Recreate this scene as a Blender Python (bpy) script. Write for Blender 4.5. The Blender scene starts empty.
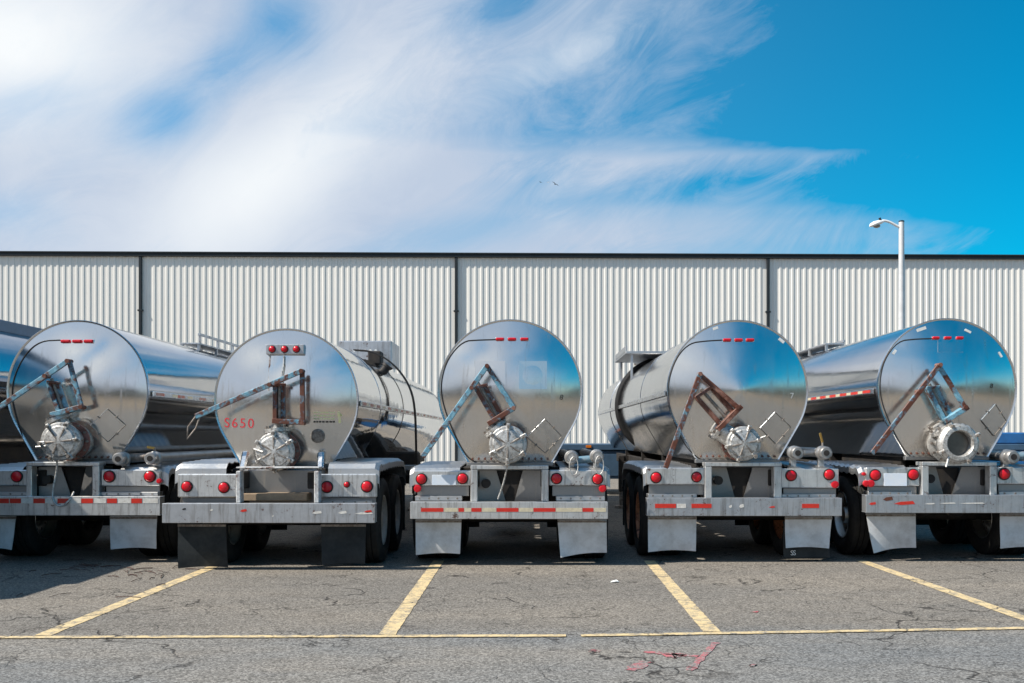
import bpy, bmesh, math, random
from mathutils import Vector, Matrix
random.seed(7)
R = math.radians
scene = bpy.context.scene
COL = scene.collection

# ------------------------------------------------------------------ camera
F, PX, PY, CAMZ = 984.0, 528.0, 435.0, 1.56
cam = bpy.data.cameras.new('camera'); camo = bpy.data.objects.new('camera', cam); COL.objects.link(camo)
camo.location = (0, 0, CAMZ); camo.rotation_euler = (R(90), 0, 0)
cam.sensor_width = 36; cam.lens = F / 1024 * 36
cam.shift_x = -(PX - 512) / 1024; cam.shift_y = (PY - 341.5) / 1024
cam.clip_end = 3000; cam.clip_start = 0.05
scene.camera = camo

def W(px, py, Y):                       # measured picture point at a known distance -> place in metres
    return Vector(((px - PX) * Y / F, Y, CAMZ - (py - PY) * Y / F))
def G(px, py, z=0.0):                   # measured picture point on the ground
    Y = F * (CAMZ - z) / (py - PY)
    return Vector(((px - PX) * Y / F, Y, z))

# ------------------------------------------------------------------ materials
def new_mat(name):
    m = bpy.data.materials.new(name); m.use_nodes = True
    nt = m.node_tree; b = nt.nodes['Principled BSDF']
    return m, nt, b
def node(nt, t, **kw):
    n = nt.nodes.new(t)
    for k, v in kw.items(): setattr(n, k, v)
    return n
def mth(nt, op, a, b=None, c=None, clamp=False):
    n = nt.nodes.new('ShaderNodeMath'); n.operation = op; n.use_clamp = clamp
    for i, v in enumerate((a, b, c)):
        if v is None: continue
        if isinstance(v, (int, float)): n.inputs[i].default_value = v
        else: nt.links.new(v, n.inputs[i])
    return n.outputs[0]
def noise(nt, vec, scale, detail=5, rough=0.6, dist=0.0):
    n = node(nt, 'ShaderNodeTexNoise'); n.inputs['Scale'].default_value = scale
    n.inputs['Detail'].default_value = detail; n.inputs['Roughness'].default_value = rough
    n.inputs['Distortion'].default_value = dist
    if vec is not None: nt.links.new(vec, n.inputs['Vector'])
    return n.outputs['Fac']
def ramp(nt, fac, stops, interp='LINEAR'):
    n = node(nt, 'ShaderNodeValToRGB'); cr = n.color_ramp; cr.interpolation = interp
    while len(cr.elements) < len(stops): cr.elements.new(0.5)
    for e, (p, c) in zip(cr.elements, stops):
        e.position = p
        e.color = (c, c, c, 1) if isinstance(c, (int, float)) else (*c, 1)
    nt.links.new(fac, n.inputs[0]); return n.outputs[0]
def mix(nt, fac, a, b, mode='MIX'):
    n = node(nt, 'ShaderNodeMix', data_type='RGBA', blend_type=mode)
    for s, v in ((n.inputs[0], fac), (n.inputs[6], a), (n.inputs[7], b)):
        if isinstance(v, (int, float)): s.default_value = v
        elif isinstance(v, tuple): s.default_value = (*v, 1) if len(v) == 3 else v
        else: nt.links.new(v, s)
    return n.outputs[2]
def objco(nt, scale=(1, 1, 1)):
    t = node(nt, 'ShaderNodeTexCoord'); m = node(nt, 'ShaderNodeMapping')
    m.inputs['Scale'].default_value = scale
    nt.links.new(t.outputs['Object'], m.inputs['Vector']); return m.outputs[0]
def geoco(nt, scale=(1, 1, 1)):
    t = node(nt, 'ShaderNodeNewGeometry'); m = node(nt, 'ShaderNodeMapping')
    m.inputs['Scale'].default_value = scale
    nt.links.new(t.outputs['Position'], m.inputs['Vector']); return m.outputs[0]
def bump(nt, b, h, strength=0.3, dist=0.01):
    n = node(nt, 'ShaderNodeBump'); n.inputs['Strength'].default_value = strength
    n.inputs['Distance'].default_value = dist
    nt.links.new(h, n.inputs['Height']); nt.links.new(n.outputs[0], b.inputs['Normal'])

def plain(name, c1, c2=None, rough=0.5, metal=0.0, scale=12, spread=(0.35, 0.7), bumpv=0.0, coat=0.0):
    m, nt, b = new_mat(name)
    c2 = c2 or tuple(x * 0.6 for x in c1)
    n = noise(nt, geoco(nt), scale, 8, 0.7)
    f = ramp(nt, n, [(spread[0], 0.0), (spread[1], 1.0)])
    nt.links.new(mix(nt, f, c1, c2), b.inputs['Base Color'])
    b.inputs['Roughness'].default_value = rough; b.inputs['Metallic'].default_value = metal
    b.inputs['Coat Weight'].default_value = coat
    if max(c1) < 0.05: b.inputs['Specular IOR Level'].default_value = 0.2
    if bumpv: bump(nt, b, n, bumpv)
    return m

def tank_metal(name, r0, r1, tint=(0.80, 0.80, 0.80), wave=0.0, wavescale=2.2, grime=0.35, brushed=(3, 0.15, 3), film=0.0):
    m, nt, b = new_mat(name)
    pos = objco(nt)
    n1 = noise(nt, pos, 1.8, 4, 0.55)
    n2 = noise(nt, objco(nt, brushed), 14, 3, 0.5)
    n3 = noise(nt, objco(nt, (7, 7, 0.5)), 2.5, 6, 0.7)       # vertical run marks
    f = ramp(nt, n1, [(0.3, 0.0), (0.75, 1.0)])
    streak = ramp(nt, n3, [(0.56, 0.0), (0.72, 1.0)])
    base = mix(nt, mth(nt, 'MULTIPLY', f, 0.30), tint, tuple(x * 0.78 for x in tint))
    base = mix(nt, mth(nt, 'MULTIPLY', streak, grime), base, (0.42, 0.38, 0.33))
    b.inputs['Metallic'].default_value = 1.0
    smudge = ramp(nt, noise(nt, objco(nt, (1.6, 1.6, 1.1)), 1.3, 4, 0.5, 0.8), [(0.42, 0.0), (0.72, 1.0)])
    if film:                                  # tan low down paints in the mirrored ground, along with road film and smudges
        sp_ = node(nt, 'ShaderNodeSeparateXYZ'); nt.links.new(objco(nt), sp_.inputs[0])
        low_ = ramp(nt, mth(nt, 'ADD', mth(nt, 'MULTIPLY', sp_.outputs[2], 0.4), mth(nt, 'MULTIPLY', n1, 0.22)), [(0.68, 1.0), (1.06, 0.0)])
        low_tan = mth(nt, 'MULTIPLY', low_, mth(nt, 'ADD', 0.45, mth(nt, 'MULTIPLY', n3, 0.9)), clamp=True)
        f2 = mth(nt, 'MULTIPLY', mth(nt, 'ADD', mth(nt, 'MULTIPLY', low_tan, 0.75), mth(nt, 'MULTIPLY', smudge, 0.10)), film, clamp=True)
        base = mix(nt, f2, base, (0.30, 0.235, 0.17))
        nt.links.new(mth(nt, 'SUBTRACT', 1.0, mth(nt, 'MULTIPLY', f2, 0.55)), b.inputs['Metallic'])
    nt.links.new(base, b.inputs['Base Color'])
    rr = mth(nt, 'ADD', mth(nt, 'MULTIPLY', mth(nt, 'MULTIPLY', n1, n2), (r1 - r0) * 2.4), r0)
    rr = mth(nt, 'ADD', rr, mth(nt, 'MULTIPLY', streak, 0.12))
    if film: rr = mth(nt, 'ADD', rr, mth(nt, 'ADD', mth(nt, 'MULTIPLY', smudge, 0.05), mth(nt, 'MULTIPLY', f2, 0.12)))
    nt.links.new(rr, b.inputs['Roughness'])
    if wave: bump(nt, b, noise(nt, pos, wavescale, 2, 0.5), wave, 0.05)
    return m

def worn_paint(name, paint, rust_lo, rust_hi, paint2=None):
    m, nt, b = new_mat(name)
    n = noise(nt, geoco(nt), 7.5, 8, 0.72, 0.4); n2 = noise(nt, geoco(nt), 30, 6, 0.7)
    v = mth(nt, 'ADD', mth(nt, 'MULTIPLY', n, 0.8), mth(nt, 'MULTIPLY', n2, 0.2))
    rust = mix(nt, n2, (0.16, 0.045, 0.02), (0.05, 0.018, 0.012))
    p = mix(nt, ramp(nt, n2, [(0.4, 0.0), (0.62, 1.0)]), paint, paint2 or tuple(min(1, x * 1.5 + 0.05) for x in paint))
    f = ramp(nt, v, [(rust_lo, 0.0), (rust_hi, 1.0)])
    nt.links.new(mix(nt, f, p, rust), b.inputs['Base Color'])
    b.inputs['Roughness'].default_value = 0.55
    bump(nt, b, f, 0.4, 0.004)
    return m

def dirty_steel(name, c1, rough):
    m, nt, b = new_mat(name)
    n = noise(nt, geoco(nt), 6, 8, 0.7); st = noise(nt, geoco(nt, (16, 16, 1.2)), 1.6, 6, 0.7); sp_ = noise(nt, geoco(nt), 26, 6, 0.75)
    c = mix(nt, mth(nt, 'MULTIPLY', ramp(nt, n, [(0.4, 0.0), (0.7, 1.0)]), 0.45), c1, tuple(x * 0.5 for x in c1))
    c = mix(nt, mth(nt, 'MULTIPLY', ramp(nt, st, [(0.5, 0.0), (0.68, 1.0)]), 0.55), c, (0.13, 0.11, 0.09))
    c = mix(nt, mth(nt, 'MULTIPLY', ramp(nt, mth(nt, 'ADD', mth(nt, 'MULTIPLY', sp_, .5), mth(nt, 'MULTIPLY', n, .5)), [(0.575, 0.0), (0.62, 1.0)]), 0.85), c, (0.12, 0.05, 0.03))
    nt.links.new(c, b.inputs['Base Color']); b.inputs['Metallic'].default_value = 0.75
    nt.links.new(mth(nt, 'ADD', rough - .1, mth(nt, 'MULTIPLY', n, 0.3)), b.inputs['Roughness'])
    bump(nt, b, noise(nt, geoco(nt), 3.5, 3, 0.5), 0.25, 0.03); return m

M = {}
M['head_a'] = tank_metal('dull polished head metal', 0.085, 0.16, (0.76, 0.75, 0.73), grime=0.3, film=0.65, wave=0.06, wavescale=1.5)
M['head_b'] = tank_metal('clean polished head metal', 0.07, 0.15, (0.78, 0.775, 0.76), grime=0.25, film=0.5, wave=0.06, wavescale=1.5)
M['barrel'] = tank_metal('brushed barrel metal', 0.05, 0.14, (0.56, 0.56, 0.57), wave=0.06, wavescale=1.2, brushed=(3, 0.1, 3), grime=0.15)
M['mirror'] = tank_metal('mirror barrel metal', 0.02, 0.06, wave=0.10, wavescale=1.6)
M['rim'] = tank_metal('rim trim metal', 0.2, 0.3, (0.72, 0.72, 0.72), grime=0.0)
M['alu'] = tank_metal('worn aluminium', 0.30, 0.55, (0.52, 0.52, 0.52), grime=0.6)
M['alu_dark'] = tank_metal('grimy aluminium', 0.38, 0.6, (0.30, 0.295, 0.29), grime=0.8)
M['cast'] = plain('cast valve metal', (0.56, 0.55, 0.53), (0.17, 0.15, 0.13), 0.45, 0.6, 26, (0.46, 0.66), 0.6)
M['cast_dark'] = plain('grimy cast metal', (0.34, 0.31, 0.28), (0.12, 0.09, 0.07), 0.55, 0.5, 22, (0.35, 0.65), 0.5)
M['grey_paint'] = dirty_steel('grey paint on steel', (0.50, 0.515, 0.54), 0.36)
M['light_paint'] = dirty_steel('pale grey paint on steel', (0.70, 0.70, 0.69), 0.32)
M['rust_frame'] = worn_paint('rust stained grey steel', (0.36, 0.36, 0.36), 0.52, 0.62)
M['black'] = plain('black underbody steel', (0.022, 0.022, 0.024), (0.05, 0.042, 0.035), 0.6, 0.1, 6)
M['rubber'] = plain('tyre rubber', (0.016, 0.016, 0.017), (0.04, 0.037, 0.033), 0.75, 0, 5)
M['hose'] = plain('black hose', (0.02, 0.02, 0.022), (0.035, 0.034, 0.033), 0.5)
M['white_flap'] = plain('white plastic flap', (0.66, 0.675, 0.69), (0.42, 0.415, 0.41), 0.3, 0, 4, (0.42, 0.72), 0.1)
M['black_flap'] = plain('black rubber flap', (0.014, 0.018, 0.021), (0.04, 0.044, 0.045), 0.5, 0, 3, (0.4, 0.7), 0.1)
M['red_tape'] = plain('red reflective tape', (0.62, 0.03, 0.015), (0.45, 0.03, 0.02), 0.3, 0, 20)
M['old_red'] = plain('faded red tape', (0.45, 0.09, 0.05), (0.40, 0.30, 0.26), 0.4, 0.2, 14, (0.4, 0.6))
M['white_tape'] = plain('white reflective tape', (0.72, 0.70, 0.66), (0.5, 0.47, 0.42), 0.3, 0, 20)
M['cream_tape'] = plain('yellowed reflective tape', (0.66, 0.58, 0.40), (0.45, 0.40, 0.30), 0.35, 0, 20)
M['red_lens'] = plain('red lens', (0.62, 0.008, 0.018), (0.50, 0.006, 0.014), 0.25, 0, 60, coat=0.0)
M['orange_lens'] = plain('orange lens', (0.75, 0.20, 0.02), None, 0.2)
M['red_spray'] = plain('red marker paint', (0.62, 0.02, 0.05), None, 0.5)
M['red_faded'] = plain('faded red crayon', (0.60, 0.045, 0.06), (0.55, 0.20, 0.19), 0.45, 0.1, 30, (0.60, 0.85))
M['yellow_print'] = plain('yellow green print', (0.46, 0.50, 0.24), (0.45, 0.45, 0.36), 0.4, 0.5, 30)
M['black_print'] = plain('black print', (0.02, 0.02, 0.02), None, 0.5)
M['white_print'] = plain('white sticker', (0.78, 0.78, 0.76), (0.6, 0.6, 0.58), 0.45)
M['plate'] = plain('licence plate', (0.62, 0.70, 0.80), (0.72, 0.74, 0.76), 0.4, 0, 9)
M['blue_rust'] = worn_paint('blue paint over rust', (0.085, 0.24, 0.34), 0.47, 0.56, (0.22, 0.42, 0.52))
M['blue_rust_b'] = worn_paint('blue paint with much rust', (0.075, 0.21, 0.30), 0.41, 0.50, (0.18, 0.36, 0.46))
M['all_rust'] = worn_paint('rusted steel', (0.28, 0.13, 0.09), 0.38, 0.52, (0.34, 0.20, 0.16))
M['red_flange'] = worn_paint('red oxide flange', (0.20, 0.075, 0.055), 0.48, 0.62)
M['wood'] = plain('weathered plank', (0.36, 0.26, 0.17), (0.22, 0.16, 0.11), 0.8, 0, 8)
M['brass'] = plain('brass lever', (0.62, 0.42, 0.12), (0.4, 0.26, 0.08), 0.35, 0.7)
M['pipe'] = plain('dull steel pipe', (0.42, 0.42, 0.42), (0.26, 0.24, 0.22), 0.4, 0.7, 3)
M['teal_paint'] = plain('blue painted pipe', (0.12, 0.26, 0.36), (0.24, 0.30, 0.33), 0.45, 0.2, 9)
M['truck_blue'] = plain('deep blue paint', (0.03, 0.16, 0.42), (0.03, 0.10, 0.24), 0.35, 0.1, 3)
M['slate_blue'] = plain('slate blue paint', (0.07, 0.13, 0.21), (0.05, 0.09, 0.14), 0.4, 0.1, 3)
M['pole'] = plain('galvanised pole', (0.62, 0.62, 0.62), (0.50, 0.50, 0.50), 0.45, 0.2, 4)
M['lamp_white'] = plain('white lamp housing', (0.78, 0.78, 0.77), (0.66, 0.66, 0.65), 0.4)
M['glass_lens'] = plain('prismatic lamp lens', (0.30, 0.27, 0.22), None, 0.15)
M['trim'] = plain('dark slate trim', (0.020, 0.026, 0.030), (0.03, 0.035, 0.04), 0.45, 0, 2)
M['roof'] = plain('roof membrane', (0.35, 0.35, 0.34), None, 0.8, 0, 1)
M['bird'] = plain('dark feathers', (0.045, 0.045, 0.05), None, 0.8)
M['bird_white'] = plain('white feathers', (0.75, 0.75, 0.75), (0.5, 0.5, 0.5), 0.8)
M['twig'] = plain('dry twigs', (0.05, 0.03, 0.025), (0.10, 0.05, 0.04), 0.9)
M['orange_rim'] = worn_paint('rusty orange rim', (0.40, 0.16, 0.07), 0.52, 0.62)
M['rim_alu'] = tank_metal('wheel disc metal', 0.28, 0.5, (0.66, 0.65, 0.62), grime=0.6)
M['rim_white'] = plain('white wheel disc', (0.52, 0.50, 0.46), (0.3, 0.27, 0.24), 0.5, 0, 6)
M['interior'] = plain('dark pipe interior', (0.16, 0.15, 0.14), (0.09, 0.085, 0.08), 0.3, 0.8, 6)

# wall panel: off-white paint with faint vertical weathering
m, nt, b = new_mat('off white ribbed cladding')
n = noise(nt, geoco(nt, (3, 3, 0.12)), 2.0, 6, 0.7); n2 = noise(nt, geoco(nt), 0.25, 4)
c = mix(nt, ramp(nt, n, [(0.35, 0.0), (0.75, 1.0)]), (0.83, 0.80, 0.745), (0.74, 0.72, 0.68))
c = mix(nt, mth(nt, 'MULTIPLY', n2, 0.35), c, (0.66, 0.63, 0.57))
n3 = noise(nt, geoco(nt, (9, 9, 0.10)), 1.2, 4, 0.7)
c = mix(nt, mth(nt, 'MULTIPLY', ramp(nt, n3, [(0.66, 0.0), (0.74, 1.0)]), 0.35), c, (0.42, 0.30, 0.20))
nt.links.new(c, b.inputs['Base Color']); b.inputs['Roughness'].default_value = 0.5
M['clad'] = m

# asphalt
def asphalt_nodes(nt):
    """colour + height of worn asphalt in ground metres"""
    P = geoco(nt)
    fine = noise(nt, P, 75, 3, 0.75); grit = noise(nt, P, 44, 3, 0.8); mid = noise(nt, P, 2.4, 6, 0.65); big = noise(nt, geoco(nt, (0.35, 1.0, 1)), 0.55, 5, 0.6)
    sep = node(nt, 'ShaderNodeSeparateXYZ'); nt.links.new(P, sep.inputs[0])
    # inside the stalls the asphalt is browner (dust, old oil); the driving lane is greyer
    lane = mth(nt, 'ADD', mth(nt, 'SUBTRACT', sep.outputs[1], mth(nt, 'MULTIPLY', sep.outputs[0], 0.05)), mth(nt, 'MULTIPLY', mth(nt, 'SUBTRACT', mid, 0.5), 0.35))
    install = ramp(nt, mth(nt, 'MULTIPLY', lane, 0.1), [(0.755, 0.0), (0.80, 1.0)])
    grey = mix(nt, mid, (0.132, 0.133, 0.133), (0.172, 0.172, 0.168))
    brown = mix(nt, mid, (0.132, 0.121, 0.108), (0.180, 0.165, 0.147))
    c = mix(nt, install, grey, brown)
    c = mix(nt, mth(nt, 'MULTIPLY', ramp(nt, big, [(0.40, 0.0), (0.62, 1.0)]), 0.6), c, (0.225, 0.196, 0.162))
    behind = ramp(nt, mth(nt, 'ADD', mth(nt, 'MULTIPLY', sep.outputs[1], -0.02), mth(nt, 'MULTIPLY', big, 0.12)), [(0.16, 0.0), (0.26, 1.0)])
    c = mix(nt, behind, c, (0.215, 0.165, 0.115))
    stain = ramp(nt, noise(nt, geoco(nt, (0.6, 1.3, 1)), 1.1, 6, 0.7), [(0.58, 0.0), (0.70, 1.0)])
    c = mix(nt, mth(nt, 'MULTIPLY', stain, 0.5), c, (0.085, 0.074, 0.065))
    drip = ramp(nt, noise(nt, geoco(nt, (1.2, 1.6, 1)), 1.9, 5, 0.6), [(0.64, 0.0), (0.68, 1.0)])
    c = mix(nt, mth(nt, 'MULTIPLY', drip, 0.55), c, (0.05, 0.045, 0.042))
    vo = node(nt, 'ShaderNodeTexVoronoi', feature='F1'); vo.inputs['Scale'].default_value = 74; nt.links.new(P, vo.inputs['Vector'])
    vs = node(nt, 'ShaderNodeSeparateXYZ'); nt.links.new(vo.outputs['Color'], vs.inputs[0])
    g = ramp(nt, mth(nt, 'ADD', mth(nt, 'MULTIPLY', vs.outputs[0], 0.5), mth(nt, 'MULTIPLY', grit, 0.5)), [(0.25, 0.55), (0.50, 0.97), (0.72, 1.6)])
    c = mix(nt, 1.0, c, g, 'MULTIPLY')
    # pale stones
    st = ramp(nt, noise(nt, P, 55, 1, 0.5), [(0.66, 0.0), (0.70, 1.0)])
    c = mix(nt, mth(nt, 'MULTIPLY', st, 0.5), c, (0.42, 0.40, 0.37))
    # cracks
    wv = node(nt, 'ShaderNodeVectorMath'); wv.operation = 'ADD'
    nz = node(nt, 'ShaderNodeTexNoise'); nz.inputs['Scale'].default_value = 2.2; nz.inputs['Detail'].default_value = 6
    nt.links.new(P, nz.inputs['Vector'])
    sc = node(nt, 'ShaderNodeVectorMath'); sc.operation = 'SCALE'; sc.inputs['Scale'].default_value = 0.75
    nt.links.new(nz.outputs['Color'], sc.inputs[0]); nt.links.new(P, wv.inputs[0]); nt.links.new(sc.outputs[0], wv.inputs[1])
    def cr(scale, lo, hi, off):
        v = node(nt, 'ShaderNodeTexVoronoi', feature='DISTANCE_TO_EDGE'); v.inputs['Scale'].default_value = scale
        nt.links.new(wv.outputs[0], v.inputs['Vector'])
        mk = ramp(nt, noise(nt, geoco(nt, (1, 1, 1)), off, 3), [(0.49, 0.0), (0.56, 1.0)])
        e = ramp(nt, v.outputs['Distance'], [(lo, 1.0), (hi, 0.0)])
        return mth(nt, 'MULTIPLY', e, mk)
    ck = mth(nt, 'MAXIMUM', cr(0.62, 0.003, 0.012, 0.42), mth(nt, 'MULTIPLY', cr(1.9, 0.005, 0.019, 0.75), 0.7))
    c = mix(nt, mth(nt, 'MULTIPLY', ck, 0.85), c, (0.022, 0.02, 0.019))
    h = mth(nt, 'SUBTRACT', mth(nt, 'ADD', mth(nt, 'MULTIPLY', fine, 0.6), mth(nt, 'MULTIPLY', grit, 0.4)), mth(nt, 'MULTIPLY', ck, 0.8))
    return c, h, ck
m, nt, b = new_mat('worn asphalt')
c, h, ck = asphalt_nodes(nt)
nt.links.new(c, b.inputs['Base Color']); b.inputs['Roughness'].default_value = 0.9; b.inputs['Specular IOR Level'].default_value = 0.12
bump(nt, b, h, 0.55, 0.012); M['asphalt'] = m
m, nt, b = new_mat('worn yellow line paint')
c, h, ck = asphalt_nodes(nt)
P = geoco(nt)
w = mth(nt, 'ADD', mth(nt, 'MULTIPLY', noise(nt, P, 9, 8, 0.75), 0.7), mth(nt, 'MULTIPLY', noise(nt, P, 60, 3, 0.7), 0.3))
yel = mix(nt, noise(nt, P, 6, 5), (0.66, 0.52, 0.30), (0.58, 0.42, 0.20))
f = mth(nt, 'MULTIPLY', ramp(nt, w, [(0.47, 1.0), (0.60, 0.0)]), mth(nt, 'SUBTRACT', 1.0, ck))
nt.links.new(mix(nt, f, c, yel), b.inputs['Base Color']); b.inputs['Roughness'].default_value = 0.75
bump(nt, b, h, 0.4, 0.008); M['line'] = m
m, nt, b = new_mat('faded red spray paint')
c, h, ck = asphalt_nodes(nt)
P = geoco(nt)
w = mth(nt, 'ADD', mth(nt, 'MULTIPLY', noise(nt, P, 7, 5, 0.7), 0.5), mth(nt, 'MULTIPLY', noise(nt, P, 60, 3, 0.8), 0.5))
f = ramp(nt, w, [(0.46, 0.0), (0.60, 0.8)])
nt.links.new(mix(nt, f, c, (0.55, 0.06, 0.09)), b.inputs['Base Color']); b.inputs['Roughness'].default_value = 0.8
bump(nt, b, h, 0.4, 0.008); M['spray'] = m
m, nt, b = new_mat('wooded hills')
n = noise(nt, geoco(nt), 0.12, 8, 0.7)
nt.links.new(ramp(nt, n, [(0.35, (0.018, 0.022, 0.016)), (0.7, (0.045, 0.048, 0.034))]), b.inputs['Base Color'])
b.inputs['Roughness'].default_value = 0.9; M['hills'] = m

# ------------------------------------------------------------------ mesh helpers
class MB:
    def __init__(s): s.bm = bmesh.new(); s.mats = []
    def mi(s, mat):
        m = M[mat] if isinstance(mat, str) else mat
        if m not in s.mats: s.mats.append(m)
        return s.mats.index(m)
    def _fin(s, faces, mat, smooth=False):
        i = s.mi(mat)
        for f in faces: f.material_index = i; f.smooth = smooth
    def box(s, lo, hi, mat, bev=0.0, rot=None, seg=1):
        lo, hi = Vector(lo), Vector(hi); c = (lo + hi) / 2; d = hi - lo
        mtx = Matrix.Translation(c) @ (rot.to_4x4() if rot else Matrix()) @ Matrix.Diagonal((*[max(abs(x), 1e-4) for x in d], 1))
        r = bmesh.ops.create_cube(s.bm, size=1, matrix=mtx); vs = r['verts']
        fs = set(f for v in vs for f in v.link_faces)
        s._fin(fs, mat)
        if bev:
            es = set(e for v in vs for e in v.link_edges)
            rr = bmesh.ops.bevel(s.bm, geom=list(es), offset=min(bev, min(abs(x) for x in d) * 0.45), segments=seg, affect='EDGES', profile=0.5)
            s._fin(rr['faces'], mat)
        return s
    def bar(s, p, q, w, t, mat, up=(0, 1, 0), bev=0.004):
        """flat bar from p to q; w = width across, t = thickness along `up`"""
        p, q = Vector(p), Vector(q); d = (q - p); L = d.length; d.normalize(); u = Vector(up)
        x = d.cross(u)
        if x.length < 1e-4: u = Vector((0, 0, 1)); x = d.cross(u)
        x.normalize(); u = x.cross(d).normalized()
        rot = Matrix((x, d, u)).transposed()
        c = (p + q) / 2
        return s.box(c - Vector((w, L, t)) / 2, c + Vector((w, L, t)) / 2, mat, bev, rot)
    def poly_prism(s, pts, off, mat, smooth=False):
        """closed polygon pts extruded by vector off"""
        off = Vector(off); a = [s.bm.verts.new(p) for p in pts]; b_ = [s.bm.verts.new(Vector(p) + off) for p in pts]
        n = len(a); fs = [s.bm.faces.new(a), s.bm.faces.new(b_[::-1])]
        for i in range(n):
            f = s.bm.faces.new((a[i], b_[i], b_[(i + 1) % n], a[(i + 1) % n])); fs.append(f)
        s._fin(fs, mat, False)
        if smooth:
            for f in fs[2:]: f.smooth = True
        return s
    def rings(s, rings, mat, closed=True, cap0=True, cap1=True, smooth=True):
        """loft through rings of equal point counts"""
        vr = [[s.bm.verts.new(p) for p in r] for r in rings]; n = len(vr[0]); fs = []
        for a, b_ in zip(vr, vr[1:]):
            for i in range(n if closed else n - 1):
                j = (i + 1) % n; fs.append(s.bm.faces.new((a[i], a[j], b_[j], b_[i])))
        s._fin(fs, mat, smooth)
        caps = []
        if cap0: caps.append(s.bm.faces.new(vr[0][::-1]))
        if cap1: caps.append(s.bm.faces.new(vr[-1]))
        s._fin(caps, mat, False)
        return s
    def lathe(s, c, axis, prof, mat, seg=24, cap0=True, cap1=True, smooth=True):
        """prof = [(distance along axis, radius)]"""
        c, ax = Vector(c), Vector(axis).normalized()
        u = ax.cross(Vector((0, 0, 1)))
        if u.length < 1e-3: u = ax.cross(Vector((1, 0, 0)))
        u.normalize(); v = ax.cross(u)
        rs = [[c + ax * d + (u * math.cos(2 * math.pi * k / seg) + v * math.sin(2 * math.pi * k / seg)) * max(r, 1e-4) for k in range(seg)] for d, r in prof]
        return s.rings(rs, mat, True, cap0, cap1, smooth)
    def cyl(s, p, q, r, mat, seg=16, r2=None):
        p, q = Vector(p), Vector(q)
        return s.lathe(p, q - p, [(0, r), ((q - p).length, r if r2 is None else r2)], mat, seg)
    def tube(s, pts, r, mat, seg=8, smooth_path=0):
        pts = [Vector(p) for p in pts]
        for _ in range(smooth_path):
            np_ = [pts[0]]
            for a, b_ in zip(pts, pts[1:]): np_ += [a.lerp(b_, 0.25), a.lerp(b_, 0.75)]
            pts = np_ + [pts[-1]]
        rs = []; u = None
        for i, p in enumerate(pts):
            t = (pts[min(i + 1, len(pts) - 1)] - pts[max(i - 1, 0)]).normalized()
            if u is None:
                u = t.cross(Vector((0, 0, 1)))
                if u.length < 1e-3: u = t.cross(Vector((1, 0, 0)))
            u = (u - t * u.dot(t)).normalized(); v = t.cross(u)
            rs.append([p + (u * math.cos(2 * math.pi * k / seg) + v * math.sin(2 * math.pi * k / seg)) * r for k in range(seg)])
        return s.rings(rs, mat)
    def sphere(s, c, r, mat, sub=2, scale=(1, 1, 1)):
        rr = bmesh.ops.create_icosphere(s.bm, subdivisions=sub, radius=r, matrix=Matrix.Translation(c) @ Matrix.Diagonal((*scale, 1)))
        s._fin(set(f for v in rr['verts'] for f in v.link_faces), mat, True); return s
    def sheet(s, pts, mat):
        f = s.bm.faces.new([s.bm.verts.new(p) for p in pts]); s._fin([f], mat); return s
    def build(s, name, parent=None, sharp=40):
        bmesh.ops.recalc_face_normals(s.bm, faces=s.bm.faces)
        for e in s.bm.edges:
            if len(e.link_faces) == 2 and e.calc_face_angle(0) > R(sharp): e.smooth = False
        me = bpy.data.meshes.new(name); s.bm.to_mesh(me); s.bm.free()
        for m_ in s.mats: me.materials.append(m_)
        o = bpy.data.objects.new(name, me); COL.objects.link(o)
        if parent: o.parent = parent
        return o

def empty(name, loc=(0, 0, 0), parent=None):
    o = bpy.data.objects.new(name, None); COL.objects.link(o); o.location = loc; o.empty_display_size = 0.2
    if parent: o.parent = parent
    return o
def tag(o, label, cat, group=None):
    o['label'] = label; o['category'] = cat
    if group: o['group'] = group
    return o
def struct(o): o['kind'] = 'structure'; return o

def lettering(txt, size, mat, frame, name, parent, depth=0.002, spacing=1.0):
    """raised letters; frame = 4x4 placing text x->right, y->up, z->out"""
    cu = bpy.data.curves.new('lettering', 'FONT'); cu.body = txt; cu.size = size; cu.extrude = depth
    cu.align_x = 'CENTER'; cu.align_y = 'CENTER'; cu.space_character = spacing
    t = bpy.data.objects.new('lettering', cu); COL.objects.link(t)
    dg = bpy.context.evaluated_depsgraph_get(); dg.update()
    me = bpy.data.meshes.new_from_object(t.evaluated_get(dg))
    bpy.data.objects.remove(t); bpy.data.curves.remove(cu)
    me.transform(frame); me.materials.clear(); me.materials.append(M[mat])
    o = bpy.data.objects.new(name, me); COL.objects.link(o); o.parent = parent
    return o
def face_frame(p, roll=0.0, pitch=0.0):
    # text facing -y, x right
    return Matrix.Translation(p) @ Matrix.Rotation(roll, 4, 'Y') @ Matrix.Rotation(R(90) + pitch, 4, 'X')

# ------------------------------------------------------------------ ground
g = MB()
xs = [-700, -60, 60, 700]; ys = [-700, -40, 80, 900]
for i in range(3):
    for j in range(3):
        g.sheet([(xs[i], ys[j], 0), (xs[i + 1], ys[j], 0), (xs[i + 1], ys[j + 1], 0), (xs[i], ys[j + 1], 0)], 'asphalt')
bmesh.ops.remove_doubles(g.bm, verts=g.bm.verts, dist=0.001)
struct(g.build('asphalt_ground'))

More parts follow.
